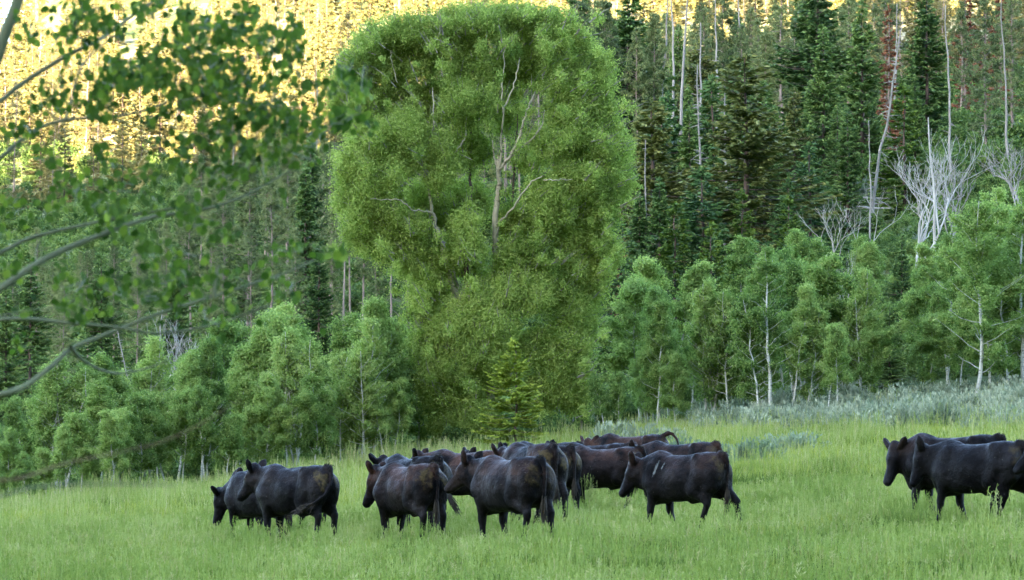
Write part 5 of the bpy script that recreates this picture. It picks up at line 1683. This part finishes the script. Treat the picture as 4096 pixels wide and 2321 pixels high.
    if g['tail'] in ('left',):
        drop = np.array([.25, .05, -.12])
    elif g['tail'] == 'swing':
        drop = np.array([-.10, -.12, -.24])
    else:
        drop = np.array([-.01, .0, -.27])
    for k in range(90):
        a = tl[-1] + (tl[-2] - tl[-1]) * rng.random() * .8 + rng.normal(size=3) * .012
        L_ = rng.uniform(.45, 1.05)
        e = a + (drop + dr * .06) * L_ + rng.normal(size=3) * np.array([.028, .028, .03])
        mid = (a + e) / 2 + dr * .05 + rng.normal(size=3) * .014
        tb.add(np.stack([a, (a + mid) / 2 + dr * .01, mid, e]), [.006, .007, .006, .0015], 3)
    sw = tb.mesh('tail_switch', M['tail_hair'])
    # rough crest of hair on the tail head and spine
    tb = Tubes()
    for k in range(170):
        x = rng.uniform(-.80, .62) if k > 60 else rng.uniform(-.82, -.62)
        z = np.interp(x, TRX, TRT) - .012
        if x < -.7: z = np.interp(x, [-.84, -.79, -.70], [1.13, 1.235, 1.26])
        a = np.array([x, rng.normal() * .03, z]); e = a + np.array([-rng.uniform(.01, .035), rng.normal() * .015, rng.uniform(.012, .036 if x < -.6 else .022)])
        tb.add(np.stack([a, e]), [.006, .001], 3)
    crest = tb.mesh('back_hair', M['tail_hair'])
    eartag = None
    if g.get('tagged'):
        s = g['tagged']; ea = g['ear'][0] if s > 0 else g['ear'][1]
        er = H(.015, s * .085, -.02)
        ed = unit(fl * s * math.cos(R(ea)) * .8 + fu * math.sin(R(ea)) * .75 - fdir * (.55 + .3 * math.sin(R(ea))))
        c0 = er + ed * .10 + fdir * .02
        tb = Tubes(); n_ = np.array([0, -.006, 0]) if True else 0
        for q_, rr_ in ((0, .017), ):
            pts = np.stack([c0 - fdir * .028, c0 - fdir * .027, c0 + fdir * .02, c0 + fdir * .021])
            tb.add(pts, [.001, rr_, rr_, .001], 10)
        eartag = tb.mesh('ear_tag', M['tag_white'])
    return body, eyes, sw, crest, eartag

def cow(u, d, heading, label, pose, size=1.0, rust=.3, dung=.5, brand=0.0, dz=0.0, seed=0, h=.018, anchor=0.0, pitch=0.0, stretch=1.0):
    """heading 0: walks to the left of the picture; positive turns it away from the camera"""
    heading = heading + (15 if d < 80 else 8 if d < 90 else 4)
    th = R(180 - heading)
    x, y = X(u, d), d
    root = empty('cow', (x, y, gz(x, y) + dz))
    root.rotation_euler = (0, -R(pitch), th)
    size *= 1.12
    root.scale = (size * stretch * .92, size, size)
    tag(root, label, 'cow', 'black cattle walking through the meadow')
    body, eyes, sw, crest, et = make_cow(pose, h, seed)
    b = obj('body', body, root)
    b['rust'] = float(rust); b['dung'] = float(dung); b['brand'] = float(brand)
    for e in eyes: obj('eye', e, root)
    obj('tail_switch', sw, root)
    obj('back_hair', crest, root)
    if et is not None: obj('ear_tag', et, root)
    return root

ST = ((.10, 0), (-.12, 0), (-.10, 0), (.12, 0))
ST2 = ((-.16, 0), (.18, .02), (.16, 0), (-.20, 0))
ST3 = ((.0, 0), (.06, 0), (.02, 0), (-.06, 0))
STRIDE = ((.14, 0), (-.16, .0), (.24, 0), (-.34, .0))
up_head = dict(poll=(1.02, 0, 1.20), face=(8, -38))
COWS = [
    dict(u=1185, d=72, heading=27, label='black cow with yellow dung on its rump and tail curled forward, in the left group', size=1.0, rust=.15, dung=1.0,
         pose=dict(poll=(.98, .02, 1.185), face=(12, -48), legs=ST3, tail='left', ear=(35, 35))),
    dict(u=1040, d=74.5, heading=30, label='leftmost cow, black, walking with its head hanging low and ear out', size=.93, rust=.05, dung=.1,
         pose=dict(poll=(1.07, .06, .90), face=(18, -72), legs=ST, tail='hang', ear=(12, 12))),
    dict(u=1130, d=80, heading=25, label='cow hidden behind the left pair, only its head, ears and top line showing', size=1.0, rust=.1, dung=.2,
         pose=dict(poll=(1.0, .05, 1.10), face=(40, -45), legs=ST2, tail='hang', ear=(25, 25))),
    dict(u=1640, d=71, heading=42, label='cow with rusty brown patches and dirty rump, left of the raised head', size=1.02, rust=.95, dung=.8,
         pose=dict(poll=(1.02, .04, 1.13), face=(30, -62), legs=ST3, tail='hang', ear=(40, 30))),
    dict(u=1655, d=75.5, heading=40, label='grey black cow walking right behind the rusty patched one, its rump highest', size=1.05, rust=.1, dung=.45,
         pose=dict(poll=(1.10, -.10, 1.17), face=(-20, -20), legs=ST, tail='swing', ear=(30, 30))),
    dict(u=1868, d=81, heading=22, label='reddish backed cow between the two front pairs, hind part hidden by the raised head', size=1.03, rust=1.0, dung=.1,
         pose=dict(poll=(1.05, 0, 1.15), face=(5, -40), legs=ST2, tail='hang', ear=(30, 30))),
    dict(u=2045, d=88, heading=20, label='cow of which only two pricked ears and forehead show behind the raised head', size=1.0, rust=.1, dung=.1,
         pose=dict(poll=(.98, .10, 1.19), face=(60, -30), legs=ST, tail='hang', ear=(45, 45))),
    dict(u=2048, d=69, heading=40, label='cow in front middle with its head raised and level, tail hanging to its hocks', size=1.07, rust=.65, dung=.4,
         pose=dict(poll=(1.06, .06, 1.17), face=(22, -36), legs=((.05, 0), (-.10, 0), (.10, 0), (-.10, 0)), tail='hang', ear=(50, 40))),
    dict(u=2128, d=78, heading=47, label='cow with broad yellow dung on both sides of its tail, behind the raised head cow', size=1.09, rust=.5, dung=1.0,
         pose=dict(poll=(1.05, 0, 1.10), face=(10, -45), legs=ST2, tail='hang', ear=(35, 30))),
    dict(u=2175, d=83, heading=40, label='cow whose dirty rump shows right of the yellow stained one', size=1.04, rust=.35, dung=.9,
         pose=dict(poll=(1.05, 0, 1.10), face=(10, -45), legs=ST3, tail='hang', ear=(35, 30))),
    dict(u=2185, d=95, heading=18, label='long dark backed cow farthest back in the middle, walking left', size=1.05, rust=.1, dung=.1,
         pose=dict(poll=(1.02, 0, 1.10), face=(12, -50), legs=ST, tail='hang', ear=(35, 30))),
    dict(u=2420, d=84, heading=12, label='brownish cow seen side on in the middle with a yellow stained hip', size=.98, rust=.7, dung=.8,
         pose=dict(poll=(1.0, .03, 1.14), face=(18, -60), legs=ST2, tail='hang', ear=(45, 35))),
    dict(u=2385, d=92, heading=12, label='cow with white ear tag hidden behind the brownish side on cow', size=1.03, rust=.2, dung=.1,
         pose=dict(poll=(1.0, .08, 1.17), face=(30, -50), legs=ST, tail='hang', ear=(30, 20), tagged=-1)),
    dict(u=2530, d=97, heading=16, label='reddish cow at the back with its tail lifted off its rump', size=1.05, rust=.8, dung=.7,
         pose=dict(poll=(1.02, 0, 1.08), face=(70, -40), legs=ST3, tail='raised', ear=(35, 35))),
    dict(u=2722, d=85, heading=18, label='cow with white ear tag looking over the back of the branded cow', size=1.03, rust=.6, dung=.5,
         pose=dict(poll=(1.0, .06, 1.12), face=(20, -48), legs=ST2, tail='hang', ear=(45, 20), tagged=-1)),
    dict(u=2742, d=71.5, heading=22, label='cow striding left with white brand marks on its shoulder, front of the middle right group', size=1.0, rust=.45, dung=.6, brand=1.0,
         pose=dict(poll=(.98, .08, 1.08), face=(22, -56), legs=STRIDE, tail='hang', ear=(55, 40))),
    dict(u=3815, d=71, heading=8, label='cow of the right pair standing behind, white mark on its shoulder and ear out sideways', size=1.06, rust=.25, dung=.1, brand=.55,
         pose=dict(poll=(.92, .12, 1.06), face=(62, -62), legs=ST, tail='hang', ear=(35, 25))),
    dict(u=3915, d=67, heading=20, label='glossy blue black cow in front of the right pair, hind leg stretched back', size=.99, rust=.05, dung=.55,
         pose=dict(poll=(.98, .10, 1.13), face=(35, -66), legs=STRIDE, tail='swing', ear=(60, 50))),
    dict(u=4420, d=66, heading=-8, label='cow entering at the right edge of the photo, only its black face visible', size=1.0, rust=.05, dung=.0,
         pose=dict(poll=(1.04, .03, 1.20), face=(8, -42), legs=ST, tail='hang', ear=(20, 20))),
]
if not globals().get('NO_COWS'):
    for i, c in enumerate(COWS):
        cow(seed=i, h=.018 if c['d'] < 78 else .022, **c)

# ------------------------------------------------------------------ labels: tell look-alikes apart by landmark, then by order
def finish_labels():
    marks = [(350, 'near the left edge'), (750, 'behind the near hanging leaves'), (1150, 'above the left cattle pair'), (1350, 'left of the cottonwood'),
             (1700, "below the cottonwood's left side"), (2250, 'behind the cottonwood trunks'), (2600, 'right of the cottonwood'), (2900, 'above the branded cow'),
             (3200, 'around the bulky olive spruce'), (3500, 'left of the leaning snag'), (3800, 'near the large bare aspen'), (9999, 'near the right edge')]
    def pix(o):
        return 2048 + F_PX * o.location.x / o.location.y
    tops = [o for o in sc.objects if o.parent is None and 'label' in o.keys() and 'group' in o.keys()]
    def dups():
        d = {}
        for o in tops: d.setdefault(o['label'], []).append(o)
        return {k: v for k, v in d.items() if len(v) > 1}
    for lab, os_ in dups().items():
        for o in os_:
            m = next(t for lim, t in marks if pix(o) < lim)
            if len((lab + ' ' + m).split()) <= 16 and m not in lab: o['label'] = lab + ', ' + m
    for lab, os_ in dups().items():
        os_.sort(key=lambda o: o.location.y)
        if len(os_) >= 4:
            for i, o in enumerate(os_):
                o['label'] = lab + (', ' + ['nearest row', 'middle row', 'farthest row'][min(2, i * 3 // len(os_))])
    order = ['leftmost', 'second from left', 'third from left', 'fourth from left', 'fifth from left', 'sixth from left']
    for lab, os_ in dups().items():
        os_.sort(key=pix)
        if len(os_) <= 6:
            for i, o in enumerate(os_):
                w = order[i] if i < len(os_) - 1 else 'rightmost'
                if len((lab + ' ' + w).split()) <= 16: o['label'] = lab + ', ' + w
finish_labels()
